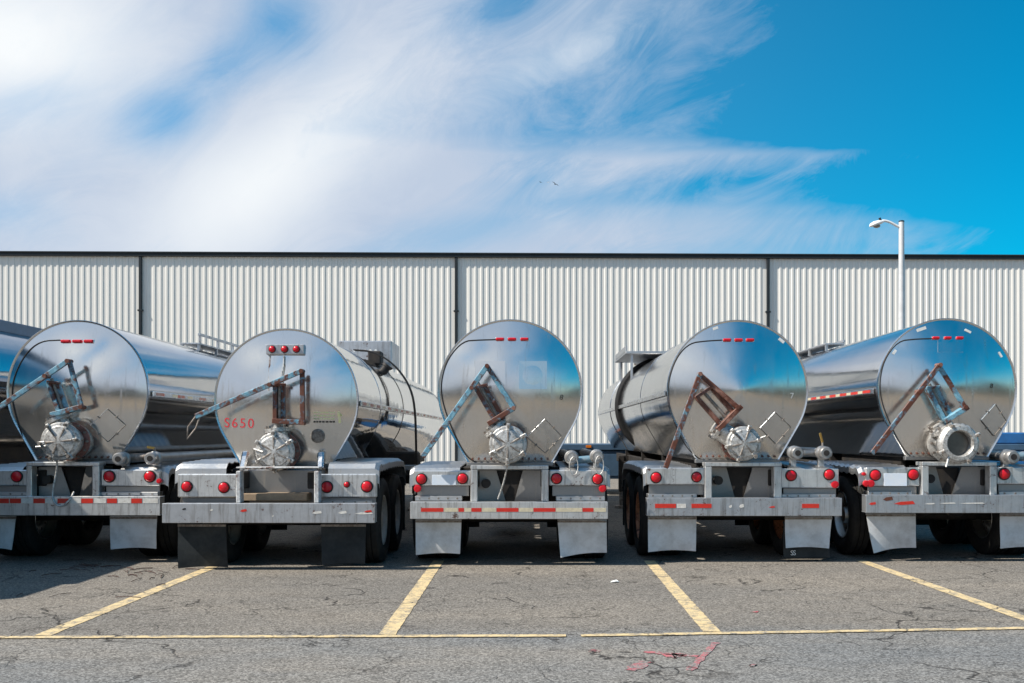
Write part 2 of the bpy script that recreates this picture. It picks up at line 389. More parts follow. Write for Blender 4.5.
def stripe(a, b_, w, n=40, rag=0.004, z=0.004):
    a, b_ = Vector(a), Vector(b_); d = (b_ - a); t = d.normalized(); s_ = Vector((t.y, -t.x, 0))
    mb = MB(); L = []; Rr = []
    for i in range(n + 1):
        p = a + d * (i / n); p.z = z
        L.append(mb.bm.verts.new(p + s_ * (w / 2 + random.uniform(-rag, rag)))); Rr.append(mb.bm.verts.new(p - s_ * (w / 2 + random.uniform(-rag, rag))))
    fs = [mb.bm.faces.new((L[i], Rr[i], Rr[i + 1], L[i + 1])) for i in range(n)]
    mb._fin(fs, 'line'); return struct(mb.build('parking_line'))
def ext(p, q, Y):                       # run a stall line on to depth Y
    p, q = Vector(p), Vector(q); k = (Y - p.y) / (q.y - p.y); return p + (q - p) * k
for (x0, y0, x1, y1) in ((42, 636, 203, 571), (387, 635, 431, 572), (712, 632, 652, 564), (1062, 632, 867, 563)):
    a, b_ = G(x0, y0), G(x1, y1); stripe(a, ext(a, b_, 12.2), 0.135, 70)
stripe(G(-420, 639.5), G(566, 636.3), 0.085, 120, 0.006, 0.008)
stripe(G(581, 636.3), G(1500, 621.0), 0.085, 120, 0.006, 0.008)

sp = MB()
def blob_strip(pts, w):
    P_ = [G(*p) for p in pts]; prev = None
    for i, p in enumerate(P_):
        t = (P_[min(i + 1, len(P_) - 1)] - P_[max(i - 1, 0)]).normalized(); s_ = Vector((t.y, -t.x, 0)) * w * random.uniform(0.6, 1.3)
        cur = (sp.bm.verts.new(p + s_ + Vector((0, 0, 0.004))), sp.bm.verts.new(p - s_ + Vector((0, 0, 0.004))))
        if prev: sp._fin([sp.bm.faces.new((prev[0], prev[1], cur[1], cur[0]))], 'spray')
        prev = cur
def subd(a, b_, n): return [(a[0] + (b_[0] - a[0]) * k / n, a[1] + (b_[1] - a[1]) * k / n + random.uniform(-.4, .4)) for k in range(n + 1)]
blob_strip(subd((645, 652), (698, 657), 14), 0.035)
blob_strip(subd((664, 656), (681, 656.5), 5), 0.075)
blob_strip(subd((716, 643), (689, 671), 10), 0.03)
blob_strip(subd((630, 671), (646, 662), 6), 0.05)
blob_strip(subd((751, 665), (755, 666), 3), 0.05)
blob_strip(subd((754, 612), (758, 612), 3), 0.04)
blob_strip(subd((594, 652), (597, 650), 3), 0.035)
struct(sp.build('red_paint_marking'))

# hills far behind the photographer: what the polished tank heads mirror
h = MB(); ring0, ring1, ring2 = [], [], []
for k in range(181):
    a = R(175 + k * 190 / 180); rr = 150
    hh = 11.5 + 4.5 * math.sin(k * 0.11) + 2.5 * math.sin(k * 0.37 + 1) + random.uniform(-0.6, 0.6)
    ring0.append((rr * math.cos(a), rr * math.sin(a), -0.5)); ring1.append(((rr + 12) * math.cos(a), (rr + 12) * math.sin(a), max(3, hh))); ring2.append(((rr + 60) * math.cos(a), (rr + 60) * math.sin(a), -0.5))
h.rings([ring0, ring1, ring2], 'hills', closed=False, cap0=False, cap1=False)
struct(h.build('hills'))

# ------------------------------------------------------------------ warehouse
def warehouse():
    root = empty('warehouse'); tag(root, 'long off-white ribbed metal warehouse with dark eave trim behind the tank trailers', 'warehouse')
    Y0 = 38.0; yaw = math.atan(0.0195)
    root.location = (0, Y0, 0); root.rotation_euler = (0, 0, yaw)
    sc_ = F / Y0; top = CAMZ + (435 - 257.5) * Y0 / F
    bay = [(144 + 312.4 * k - PX) / sc_ for k in range(-2, 6)]
    period, dep, fl, cr = 0.24, 0.019, 0.018, 0.075
    for a, b_ in zip(bay, bay[1:]):
        prof = [(a, 0.0)]; x = a + 0.20
        while x + 0.14 < b_:
            prof += [(x, 0), (x + fl, -dep), (x + fl + cr, -dep), (x + 2 * fl + cr, 0)]; x += period
        prof.append((b_, 0.0))
        mb = MB(); vs0 = [mb.bm.verts.new((px_, py_, 0.25)) for px_, py_ in prof]; vs1 = [mb.bm.verts.new((px_, py_, top)) for px_, py_ in prof]
        mb._fin([mb.bm.faces.new((vs0[i], vs0[i + 1], vs1[i + 1], vs1[i])) for i in range(len(prof) - 1)], 'clad')
        o = mb.build('wall_panel', root, 10)
    xa, xb = bay[0], bay[-1]
    mb = MB(); mb.box((xa, 0.06, 0), (xb, 0.3, 0.25), 'light_paint'); mb.build('base_wall', root)
    mb = MB()                               # eave trim: gutter with a lip
    mb.box((xa - .1, -0.13, top - 0.02), (xb + .1, 0.2, top + 0.10), 'trim', 0.01)
    mb.box((xa - .1, -0.16, top + 0.103), (xb + .1, 0.2, top + 0.155), 'trim', 0.01)
    mb.build('eave_trim', root)
    for x in bay[1:-1]:
        mb = MB(); mb.box((x - 0.055, -0.115, 0.3), (x + 0.055, -0.02, top - 0.025), 'trim', 0.012)
        for z in (2.0, 4.2, 6.3): mb.box((x - 0.10, -0.122, z), (x + 0.10, -0.012, z + 0.06), 'trim', 0.005)
        mb.build('downspout', root)
    mb = MB()
    mb.poly_prism([(xa, 0.21, top + 0.1), (xa, 22, top + 1.0), (xa, 44, top + 0.1), (xa, 44, 0), (xa, 0.35, 0), (xa, 0.35, top - 0.1)], (xb - xa, 0, 0), 'roof')
    mb.build('roof', root)
    return root, top, yaw
wh, wtop, wyaw = warehouse()

# ------------------------------------------------------------------ street lamp
def street_lamp():
    Y = 33.0; b0 = W(901.5, 300, Y); root = empty('street_lamp', (b0.x, Y, 0))
    tag(root, 'tall grey street lamp pole with one white cobra head lamp before the warehouse wall', 'street lamp')
    zt = W(0, 222, Y).z; k = Y / F
    MB().box((-0.25, -0.25, 0), (0.25, 0.25, 0.5), 'light_paint', 0.03).build('footing', root)
    MB().lathe((0, 0, 0.5), (0, 0, 1), [(0, 0.125), (zt - 0.5, 0.088)], 'pole', 20).build('pole', root)
    MB().lathe((0, 0, zt), (0, 0, 1), [(0, 0.094), (0.04, 0.09), (0.06, 0.03)], 'trim', 20).build('pole_cap', root)
    def l(px, py): p = W(px, py, Y); return (p.x - b0.x, 0, p.z)
    MB().tube([l(901, 228), l(896, 225.5), l(890, 222), l(884, 220.5), l(880, 221.5)], 0.042, 'lamp_white', 10, 2).build('lamp_arm', root)
    hd = MB(); p0, p1 = Vector(l(884, 221.8)), Vector(l(869.5, 226.4)); d = p1 - p0; ax = d.normalized(); up = Vector((0, 1, 0)).cross(ax); up = up if up.z > 0 else -up
    rs = []
    for t, w_, h_ in ((0, .03, .03), (.12, .09, .07), (.35, .15, .11), (.65, .17, .12), (.9, .12, .08), (1, .03, .03)):
        c_ = p0 + d * t
        rs.append([c_ + Vector((0, 1, 0)) * w_ * math.cos(a) + up * (h_ if math.sin(a) > 0 else h_ * .45) * math.sin(a) for a in [2 * math.pi * i / 20 for i in range(20)]])
    hd.rings(rs, 'lamp_white'); head = hd.build('lamp_head', root)
    c_ = p0 + d * 0.55 - up * 0.06
    MB().sphere(c_, 0.10, 'glass_lens', 2, (1.3, 1, 0.7)).build('lens', head)
    MB().cyl(p0 + d * 0.2 + up * 0.07, p0 + d * 0.2 + up * 0.17, 0.04, 'trim', 12).build('photocell', head)
street_lamp()

# ------------------------------------------------------------------ birds
def bird(name_loc, span, mat, label, roll=0.0, yaw=0.0, perched=False, group='birds flying in the clouds'):
    mb = MB(); L = span * 0.42
    mb.lathe((0, -L * .5, 0), (0, 1, 0), [(0, .01 * span), (.12 * L, .05 * span), (.4 * L, .085 * span), (.7 * L, .06 * span), (.85 * L, .05 * span), (L, .012 * span)], mat, 10)
    mb.sphere((0, L * .42, .035 * span), .05 * span, mat, 1)
    mb.lathe((0, L * .5, .03 * span), (0, 1, -0.1), [(0, .018 * span), (.08 * span, .003 * span)], 'trim', 6)
    if perched:
        for s_ in (-1, 1): mb.tube([(s_ * .03 * span, 0, -.05 * span), (s_ * .03 * span, 0.01, -.19 * span)], .008 * span, 'trim', 5)
        for s_ in (-1, 1): mb.sphere((s_ * .06 * span, -.05 * span, .02 * span), .1 * span, mat, 1, (.5, 1.9, .8))
    else:
        for s_ in (-1, 1):
            for (x0, z0, c0), (x1, z1, c1) in zip(((0.03, .03, .2), (.25, .12, .2), (.5, .06, .05)), ((.25, .12, .2), (.5, .06, .05))):
                pts = [(s_ * x0 * span, c0 * span * .5, z0 * span), (s_ * x1 * span, c1 * span * .5 - .02 * span, z1 * span), (s_ * x1 * span, -c1 * span * .5 - .04 * span, z1 * span), (s_ * x0 * span, -c0 * span * .5, z0 * span)]
                mb.poly_prism(pts, (0, 0, .012 * span), mat)
    mb.poly_prism([(-.03 * span, -L * .4, 0), (.03 * span, -L * .4, 0), (.06 * span, -L * .75, 0), (-.06 * span, -L * .75, 0)], (0, 0, .012 * span), mat)
    o = mb.build('bird'); o.location = name_loc; o.rotation_euler = (0, roll, yaw)
    tag(o, label, 'bird', group); return o
bird(W(540.5, 182.3, 70), 0.26, 'bird', 'small dark bird flying leftmost of the three in the clouds', 0.2, 0.6)
bird(W(548.2, 182.3, 70), 0.30, 'bird_white', 'white bird flying between two dark birds in the clouds', -0.2, 0.3)
bird(W(555, 184.2, 70), 0.52, 'bird', 'larger dark bird flying tilted at the right of the white bird', 0.55, 0.2)
pw = W(834.5, 251.3, 38.5)
bird((pw.x, 38.4 + (pw.x) * 0.0195, wtop + 0.155 + .07), 0.36, 'bird', 'dark bird perched on the warehouse eave left of the street lamp', 0, 1.2, True, None)

# ------------------------------------------------------------------ tank trailers
TR = 0.873                                     # tank radius
CT, ST = math.cos(R(30)), math.sin(R(30))
def outline(s=1.0, n=64):
    """round above, straight tangents below, flat bottom (counter-clockwise seen from the rear)"""
    pts = [(TR * math.cos(R(-30 + 240 * k / n)), TR * math.sin(R(-30 + 240 * k / n))) for k in range(n + 1)]
    cx = TR * (1 - ST) / CT
    def seg(a, b_, m): return [(a[0] + (b_[0] - a[0]) * k / m, a[1] + (b_[1] - a[1]) * k / m) for k in range(1, m)]
    c1, c2 = (-cx, -TR), (cx, -TR)
    pts = pts + seg(pts[-1], c1, 5) + [c1] + seg(c1, c2, 8) + [c2] + seg(c2, pts[0], 5)
    return [(x * s, z * s) for x, z in pts]
def tnorm(x, z):
    if math.atan2(z, abs(x)) >= R(-30): return math.hypot(x, z) / TR
    return max(-z / TR, (abs(x) * CT - z * ST) / TR)

# shared wheel meshes
def wheel_meshes():
    tm = MB(); r = 0.515; w = 0.135
    tm.lathe((0, 0, 0), (1, 0, 0), [(-w * .75, .30), (-w, .36), (-w * 1.02, .44), (-w * .88, .495), (-w * .72, r), (-w * .28, r), (-w * .26, r - .02), (-w * .20, r - .02), (-w * .18, r), (w * .18, r), (w * .20, r - .02), (w * .26, r - .02), (w * .28, r), (w * .72, r), (w * .88, .495), (w * 1.02, .44), (w, .36), (w * .75, .30)], 'rubber', 40, False, False)
    t = tm.build('tyre'); tme = t.data; bpy.data.objects.remove(t)
    out = {'tyre': tme}
    for key in ('rim_alu', 'rim_white', 'orange_rim'):
        rm = MB()
        rm.lathe((0, 0, 0), (1, 0, 0), [(-.11, .30), (-.09, .315), (.09, .315), (.115, .305), (.11, .285), (.02, .265), (-.005, .22), (-.01, .15), (.01, .12), (.09, .10), (.10, .06)], key, 32, False, True)
        for k in range(10):
            a = 2 * math.pi * k / 10; rm.cyl((-.012, .185 * math.cos(a), .185 * math.sin(a)), (.03, .185 * math.cos(a), .185 * math.sin(a)), .018, 'cast_dark', 6)
        o = rm.build('rim'); out[key] = o.data; bpy.data.objects.remove(o)
    return out
WM = wheel_meshes()
# shared lamp meshes (facing -y)
def lamp_mesh(r):
    mb = MB()
    mb.lathe((0, 0, 0), (0, -1, 0), [(0, r * 1.22), (.012, r * 1.20), (.016, r * 1.05)], 'black', 24, True, False)
    return mb
def tail_light(r, loc, parent, name='tail_light'):
    mb = lamp_mesh(r)
    mb.lathe((0, -.010, 0), (0, -1, 0), [(0, r), (.012, r * .97), (.020, r * .82), (.026, r * .4), (.027, .001)], 'red_lens', 24, False, False)
    o = mb.build(name, parent); o.location = loc; return o

def trailer(S):
    Yr = S['Y']; X0 = (S['cx'] - PX) * Yr / F
    root = empty('tank_trailer', (X0, Yr, 0)); tag(root, S['label'], 'tank trailer', 'tank trailers parked in a row')
    def L(px, py, dy): p = W(px, py, Yr + dy); return Vector((p.x - X0, dy, p.z))
    hd, zc, b_, pw_ = S['hd'], S['zc'], S.get('bulge', .11), S.get('pow', 1.8)
    Ln = S.get('len', 12.2)
    def HP(px, py, off=0.0):
        dy = hd - .05
        for _ in range(5):
            p = L(px, py, dy); t = min(1, tnorm(p.x, p.z - zc)); dy = hd - b_ * (1 - t ** pw_) - off
        return L(px, py, dy)
    # ---- tank shell
    mb = MB(); rs = []
    for y, s in [(hd, 1), (hd + .02, 1)] + [(hd + Ln * k / 24, 1) for k in range(1, 25)] + [(hd + Ln + d, s) for d, s in ((.06, .99), (.14, .94), (.22, .84), (.30, .66), (.36, .4), (.38, .1))]:
        rs.append([(x, y, z + zc) for x, z in outline(s)])
    mb.rings(rs, S.get('barrel', 'barrel'), True, False, True); shell = mb.build('tank_shell', root, 25)
    # ---- rear head
    mb = MB(); rs = []
    for k in range(13):
        t = 1 - k / 12 * .985; dy = hd - b_ * (1 - t ** pw_)
        rs.append([(x, dy, z + zc) for x, z in outline(t * .995)])
    mb.rings(rs, S.get('headmat', 'head_a'), True, False, True); head = mb.build('rear_head', root, 60)
    # trim ring around the head
    mb = MB(); rs = [[(x * q, hd + dy, z * q + zc) for x, z in outline(1)] for q, dy in ((1.003, .04), (1.010, .036), (1.012, -.008), (1.006, -.016), (.988, -.010), (.985, .0))]
    mb.rings(rs, 'rim', True, False, False); mb.build('rim_trim', head, 50)
    mb = MB()                                   # flange bolts along the flat bottom
    for k in range(13):
        x = -.46 + .92 * k / 12; mb.cyl((x, hd - .034, zc - TR + .05), (x, hd - .008, zc - TR + .05), .014, 'all_rust', 6)
    mb.build('bolt_row', head)
    mb = MB(); mb.box((-.53, hd - .02, zc - TR - .035), (.53, hd + .06, zc - TR + .012), 'alu_dark', .006); mb.build('bottom_flange', head)
    # marker lamps
    for (px, py) in S['markers']:
        p = HP(px, py, 0.0); lw, lh = S.get('marker_size', (.055, .022))
        if S.get('marker_round'):
            o = tail_light(.038, HP(px, py, .045), head, 'marker_light')
        else:
            mb = MB(); mb.box((-lw, -.03, -lh), (lw, .02, lh), 'red_lens', .012, None, 2); mb.box((-lw * 1.12, -.006, -lh * 1.15), (lw * 1.12, .03, lh * 1.15), 'rim', .006)
            o = mb.build('marker_light', head); o.location = p
    if S.get('marker_plate'):
        x0, y0, x1, y1 = S['marker_plate']; a, c_ = HP(x0, y1, .03), HP(x1, y0, .03)
        mb = MB(); mb.box((a.x, a.y - .015, a.z), (c_.x, a.y + .06, c_.z), 'grey_paint', .01); mb.build('marker_plate', head)
    if S.get('cable'):
        pts = [HP(px, py, .006) for px, py in S['cable']]
        mb = MB(); mb.tube(pts, .0075, 'hose', 7, 2); mb.build('cable', head)
    if S.get('placard'):
        c4 = [HP(px, py, .012) for px, py in S['placard']]
        mb = MB()
        q4 = S['placard']; gv = []
        for j in range(7):
            row = []
            for i in range(7):
                a_, b2_ = i / 6, j / 6; w4 = ((1 - a_) * (1 - b2_), a_ * (1 - b2_), a_ * b2_, (1 - a_) * b2_)
                row.append(mb.bm.verts.new(HP(sum(w * q[0] for w, q in zip(w4, q4)), sum(w * q[1] for w, q in zip(w4, q4)), .008)))
            gv.append(row)
        mb._fin([mb.bm.faces.new((gv[j][i], gv[j][i + 1], gv[j + 1][i + 1], gv[j + 1][i])) for j in range(6) for i in range(6)], S.get('headmat', 'head_a'), True)
        for i in range(4): mb.bar(c4[i], c4[(i + 1) % 4], .008, .008, 'rim' if i in S.get('bright', (3,)) else 'cast_dark', (0, 1, 0), .002)
        cc = sum(c4, Vector()) / 4
        for i in range(4):
            e = c4[i].lerp(c4[(i + 1) % 4], .5); dr = (e - cc).normalized(); mb.bar(e + dr * .022 + Vector((0, -.008, 0)), e - dr * .018 + Vector((0, -.008, 0)), .014, .006, 'cast_dark', (0, 1, 0), .002)
        mb.build('placard_holder', head)
    for x0, y0, x1, y1, wpx in S.get('stickers', ()):
        a, c_ = HP(x0, y0, .006), HP(x1, y1, .006); mb = MB(); mb.bar(a, c_, wpx * (Yr + hd) / F, .004, 'white_print', (0, 1, 0), 0); mb.build('sticker', head)
    for (x0, y0, x1, y1) in S.get('patches', ()):  # thin raised square plates in the head metal
        a, c_ = HP(x0, y1, .0), HP(x1, y0, .0); mb = MB(); q = [HP(x0, y0, .006), HP(x1, y0, .006), HP(x1, y1, .006), HP(x0, y1, .006)]
        mb.poly_prism(q, (0, .03, 0), S.get('headmat', 'head_a')); mb.build('square_plate', head)
    for txt, px, py, size, mat, roll in S.get('texts', ()):
        p = HP(px, py, .0)
        o = lettering(txt, size, mat, face_frame(p, roll, 0), 'painted_number', head, 0.0004, 1.25)
        for v_ in o.data.vertices:
            t = min(1, tnorm(v_.co.x, v_.co.z - zc)); v_.co.y = hd - b_ * (1 - t ** pw_) - .003 + (v_.co.y - p.y)
    for fn in S.get('extras', ()): fn(dict(root=root, head=head, L=L, HP=HP, shell=shell, hd=hd, zc=zc))
    # ---- discharge valve
    V = S['valve']; cx_, cy_, cr_ = V['cap']; fd = hd - .46
    c0 = L(cx_, cy_, fd); r = cr_ * (Yr + fd) / F
    mb = MB()
    mb.lathe((c0.x, hd - .04, c0.z), (0, -1, 0), [(0, r * .92), (.05, r * .90), (.06, r * .72), (.10, r * .72), (.30, r * .80), (.31, r * .86), (.345, r * .88)], 'cast', 28, True, False)
    nk = L(*V['neck'], hd - .27); cc = Vector((c0.x, hd - .22, c0.z)); dr = (nk - cc); dr.y = 0; dl = dr.length; dr.normalize()
    mb.lathe(cc, dr, [(0, .135), (dl - .10, .115), (dl - .095, .15), (dl - .05, .15), (dl - .045, .08), (dl, .075)], 'cast', 18)
    for k in range(6):
        a = 2 * math.pi * k / 6; s_ = Vector((0, 1, 0)); u_ = dr.cross(s_); q = cc + dr * (dl - .115) + (u_ * math.cos(a) + s_ * math.sin(a)) * .125
        mb.cyl(q, q + dr * .10, .017, 'cast_dark', 6)
    vb = mb.build('discharge_valve', root)
    mb = MB(); mb.lathe((c0.x, hd - .16, c0.z), (0, -1, 0), [(0, r * 1.02), (.035, r * 1.02)], V.get('flange', 'red_flange'), 32)
    for k in range(12):
        a = 2 * math.pi * k / 12; mb.cyl((c0.x + r * .93 * math.cos(a), hd - .22, c0.z + r * .93 * math.sin(a)), (c0.x + r * .93 * math.cos(a), hd - .14, c0.z + r * .93 * math.sin(a)), .016, 'cast_dark', 6)
    mb.build('flange', vb)
    # cap with clamps
    mb = MB(); cy0 = hd - .385
    if V.get('open'):
        mb.lathe((c0.x, cy0, c0.z), (0, -1, 0), [(0, r * .98), (.05, r * 1.0), (.06, r * .93), (.075, r * .90), (.10, r * .84), (.105, r * .66), (.09, r * .61), (-.10, r * .58)], 'cast', 36, False, False)
        mb.lathe((c0.x, cy0 + .01, c0.z), (0, -1, 0), [(0, r * .6), (.008, r * .58)], 'interior', 32)
        ncl, ro = 4, .45
    else:
        mb.lathe((c0.x, cy0, c0.z), (0, -1, 0), [(0, r * .98), (.03, r), (.065, r * .99), (.078, r * .94), (.082, r * .82), (.098, r * .76), (.108, r * .45), (.118, r * .2), (.12, .002)], 'cast', 36, False, False)
        ncl, ro = 6, V.get('turn', .3)
    for k in range(ncl):
        a = 2 * math.pi * k / ncl + ro; d = Vector((math.cos(a), 0, math.sin(a)))
        mb.bar(Vector((c0.x, cy0 - .085, c0.z)) + d * r * .70, Vector((c0.x, cy0 - .075, c0.z)) + d * r * 1.10, .045, .04, 'cast', (0, 1, 0), .008)
        mb.cyl(Vector((c0.x, cy0 - .15, c0.z)) + d * r * .93, Vector((c0.x, cy0 + .03, c0.z)) + d * r * .97, .018, 'cast_dark', 8)
        if not V.get('open'): mb.bar(Vector((c0.x, cy0 - .105, c0.z)) + d * r * .1, Vector((c0.x, cy0 - .098, c0.z)) + d * r * .7, .024, .03, 'cast_dark', (0, 1, 0), .006)
    if V.get('handle'):
        ha, hb = V['handle']; mb.cyl(L(*ha, hd - .47), L(*hb, hd - .50), .013, 'cast', 8)
    mb.build('valve_cap', vb)
    # yoke above the neck, link and lever
    AY = hd - .30; k_ = (Yr + AY) / F
    mb = MB(); (u0, u1, ub) = V['yoke']          # top and bottom of the near upright, offset to its twin
    for off in (0, 1):
        o2 = (ub[0] * off, ub[1] * off)
        mb.bar(L(u0[0] + o2[0], u0[1] + o2[1], AY + .05 * off), L(u1[0] + o2[0], u1[1] + o2[1], AY + .05 * off), .052, .08, V['ymat'], (0, 1, 0), .006)
    mb.bar(L(u0[0] - 2, u0[1], AY - .01), L(u0[0] + ub[0] + 3, u0[1] + ub[1], AY + .03), .035, .10, V['ymat'], (0, 1, 0), .006)
    mid = (L(u0[0] + ub[0] / 2, u0[1] + ub[1] / 2, AY), L(u1[0] + ub[0] / 2, u1[1] + ub[1] / 2, AY)); mb.cyl(mid[0] + (mid[0] - mid[1]).normalized() * .05, mid[1], .02, 'cast_dark', 10)
    mb.bar(L(*V['base'][0], AY - .02), L(*V['base'][1], AY - .02), .060, .11, V['ymat'], (0, 1, 0), .006)
    yk = mb.build('yoke', vb)
    mb = MB(); a, bq, c_ = [L(*p, AY - .09) for p in V['lever']]
    mb.bar(a, bq, .062, .032, V['lmat'], (0, 1, 0), .006); mb.bar(bq + Vector((0, .035, 0)), c_ + Vector((0, .035, 0)), .058, .032, V['kmat'], (0, 1, 0), .006)
    for p in (bq, c_ + Vector((0, .035, 0)), a.lerp(bq, V.get('pin', .72))): mb.cyl(p + Vector((0, -.04, 0)), p + Vector((0, .09, 0)), .026, 'all_rust', 10)
    if V.get('loop'):
        pts = [L(*p, AY - .09) for p in V['loop']]; mb.tube(pts, .010, 'cast_dark', 6)
    mb.build('lever_arm', vb)
    if S.get('chain'):
        mb = MB(); mb.tube([L(px, py, d) for px, py, d in S['chain']], .011, S.get('chainmat', 'cast'), 6, 2); mb.build('drain_hose', root)
    # ---- bumper
    bl, br, bt, bb = S['bumper']; a, c_ = L(bl, bb, 0), L(br, bt, 0)
    mb = MB(); mb.box((a.x, 0, a.z), (c_.x, .012, c_.z), S['bmat'], .004); mb.box((a.x, .012, c_.z - .012), (c_.x, .16, c_.z - .002), S['bmat'], .003); mb.box((a.x, .012, a.z + .002), (c_.x, .16, a.z + .012), S['bmat'], .003)
    for q in (a.x + .003, c_.x - .013): mb.box((q, .013, a.z + .014), (q + .010, .155, c_.z - .014), S['bmat'])
    bp = mb.build('bumper', root)
    for x0, x1, kind in S.get('tape', ()):
        mb = MB(); yt, yb = S['tape_y']; p, q = L(x0, yb, 0), L(x1, yt, 0); mb.box((p.x, -.0035, p.z), (q.x, .002, q.z), {'r': 'red_tape', 'w': 'white_tape', 'c': 'cream_tape'}[kind]); mb.build('reflective_tape', bp)
    for x0, y0, x1, y1, mt_ in S.get('scuffs', ()):
        p, q = L(x0, y1, 0), L(x1, y0, 0); mb = MB()
        pts = [(p.x, -.003, p.z + (q.z - p.z) * .3), (p.x + (q.x - p.x) * .35, -.003, p.z), (q.x, -.003, p.z + (q.z - p.z) * .25), (q.x - (q.x - p.x) * .1, -.003, q.z), (p.x + (q.x - p.x) * .3, -.003, q.z - (q.z - p.z) * .2)]
        mb.poly_prism(pts, (0, .004, 0), mt_); mb.build('tape_remnant', bp)
    # ---- light panels with lamps
    pd = S.get('pd', .14)
    for (x0, x1, y0, y1, lamps) in S['panels']:
        p, q = L(x0, y1, pd), L(x1, y0, pd); mb = MB(); mb.box((p.x, pd, p.z), (q.x, pd + .045, q.z), S.get('pmat', 'light_paint'), .012)
        mb.box((p.x + .01, pd + .045, q.z - .03), (q.x - .01, pd + .17, q.z - .005), S.get('pmat', 'light_paint'), .004)
        mb.box((p.x + .04, pd + .05, p.z - .13), (q.x - .02, pd + .07, p.z - .004), 'alu_dark', .004)
        pn = mb.build('light_panel', root)
        for lx, ly, lr in lamps:
            t = L(lx, ly, pd - .002); tail_light(lr * (Yr + pd) / F * .92, t, pn)
    for x0, x1, y0, y1 in S.get('steps', ()):
        p, q = L(x0, y1, pd + .02), L(x1, y0, pd + .02); mb = MB(); mb.box((p.x, pd + .02, p.z), (q.x, pd + .20, q.z), 'alu', .006); mb.box((p.x, pd + .0, p.z - .035), (q.x, pd + .03, p.z - .002), 'alu_dark', .004)
        for k in range(5): xx = p.x + (q.x - p.x) * (k + .5) / 5; mb.cyl((xx, pd + .012, (p.z + q.z) / 2), (xx, pd + .03, (p.z + q.z) / 2), .012, 'cast_dark', 6)
        mb.build('step_plate', root)
    for x, y, r_ in S.get('reflectors', ()):
        p = L(x, y, pd - .01); mb = MB(); mb.lathe(p, (0, -1, 0), [(-.03, r_), (.008, r_), (.012, r_ * .6)], 'red_lens', 14); mb.build('reflector', root)
    if S.get('plate'):
        x0, x1, y0, y1 = S['plate']; p, q = L(x0, y1, pd - .012), L(x1, y0, pd - .012); mb = MB(); mb.box((p.x, pd - .012, p.z), (q.x, pd - .006, q.z), 'plate', .002); mb.build('licence_plate', root)
    # ---- rear frame between the panels
    mb = MB(); pt, pb = S['post_y']
    for x0, x1 in S['posts']:
        p, q = L(x0, pb, .10), L(x1, pt, .10); mb = MB(); mb.box((p.x, .10, p.z), (q.x, .24, q.z), S.get('postmat', 'light_paint'), .008); mb.build('frame_post', root)
    p, q = L(S['posts'][0][0], pt, .10), L(S['posts'][1][1], pt - 3, .10)
    mb = MB(); mb.box((p.x, .10, p.z + (.002 if S.get('vplates', True) else .03)), (q.x, .30, q.z + .012), S.get('postmat', 'light_paint'), .006)
    zl = L(0, pb, .3).z; zt_ = p.z
    mb.box((p.x + .03, .55, zl - .02), (q.x - .03, .58, zt_ - .01), 'alu_dark')     # back plate
    mb.build('cross_member', root)
    if S.get('vplates', True):
        mid_ = (p.x + q.x) / 2 + S.get('vshift', 0.0); w_ = (q.x - p.x) / 2
        for s_ in (-1, 1):
            mb = MB(); mb.poly_prism([(mid_ + s_ * w_ * .92, .34, zl), (mid_ + s_ * w_ * .92, .34, zt_ - .02), (mid_ + s_ * w_ * (.34 if s_ > 0 else .36), .40, zt_ - .02), (mid_ + s_ * w_ * .12, .44, zl)], (0, .02, 0), 'alu_dark')
            if s_ < 0: mb.cyl((mid_ - w_ * .62, .26, (zl + zt_) / 2 + .02), (mid_ - w_ * .62, .36, (zl + zt_) / 2 + .02), .055, 'black', 16)
            mb.build('hopper_plate', root)
        mb = MB(); mb.box((mid_ - .16, .48, zl - .1), (mid_ + .16, .50, zt_ - .03), 'black'); mb.build('dark_gap_sheet', root)  # black sheet painting in the dark opening between the plates
    # ---- underbody
    mb = MB()
    for s_ in (-1, 1):
        mb.box((s_ * .42 - .05, .32, .93), (s_ * .42 + .05, hd + Ln - .6, 1.13), 'black', .01)
        mb.poly_prism([(s_ * .42 - .03, .8, 1.131), (s_ * .42 - .03, 3.2, 1.131), (s_ * .42 - .03, 3.2, zc - TR + .02), (s_ * .42 - .03, .8, zc - TR + .02)], (.06, 0, 0), 'black')
    for y in (1.55, 3.0, 5.4, 8.2): mb.box((-.40, y, .95), (.40, y + .12, 1.08), 'black', .01)
    for y in (3.6, 6.4, 9.4): mb.box((-.50, y, .94), (.50, y + .10, zc - TR + .02), 'black')
    mb.build('chassis_frame', root)
    A1 = S.get('axle', .95)
    for ay in (A1, A1 + 1.25):
        mb = MB(); mb.cyl((-1.0, ay, .515), (1.0, ay, .515), .065, 'black', 12)
        for s_ in (-1, 1): mb.box((s_ * .42 - .06, ay - .35, .60), (s_ * .42 + .06, ay + .35, .70), 'black', .02); mb.box((s_ * .42 - .04, ay - .06, .70), (s_ * .42 + .04, ay + .06, .925), 'black')
        mb.build('axle', root)
        for s_ in (-1, 1):
            mb = MB(); mb.lathe((s_ * .22, ay - .36, .62), (0, 1, 0), [(0, .05), (.02, .09), (.08, .105), (.09, .12), (.11, .12), (.12, .105), (.19, .09), (.22, .04)], 'black', 18); mb.cyl((s_ * .22, ay - .15, .62), (s_ * .22, ay - .02, .58), .015, 'cast_dark', 8); mb.build('brake_chamber', root)
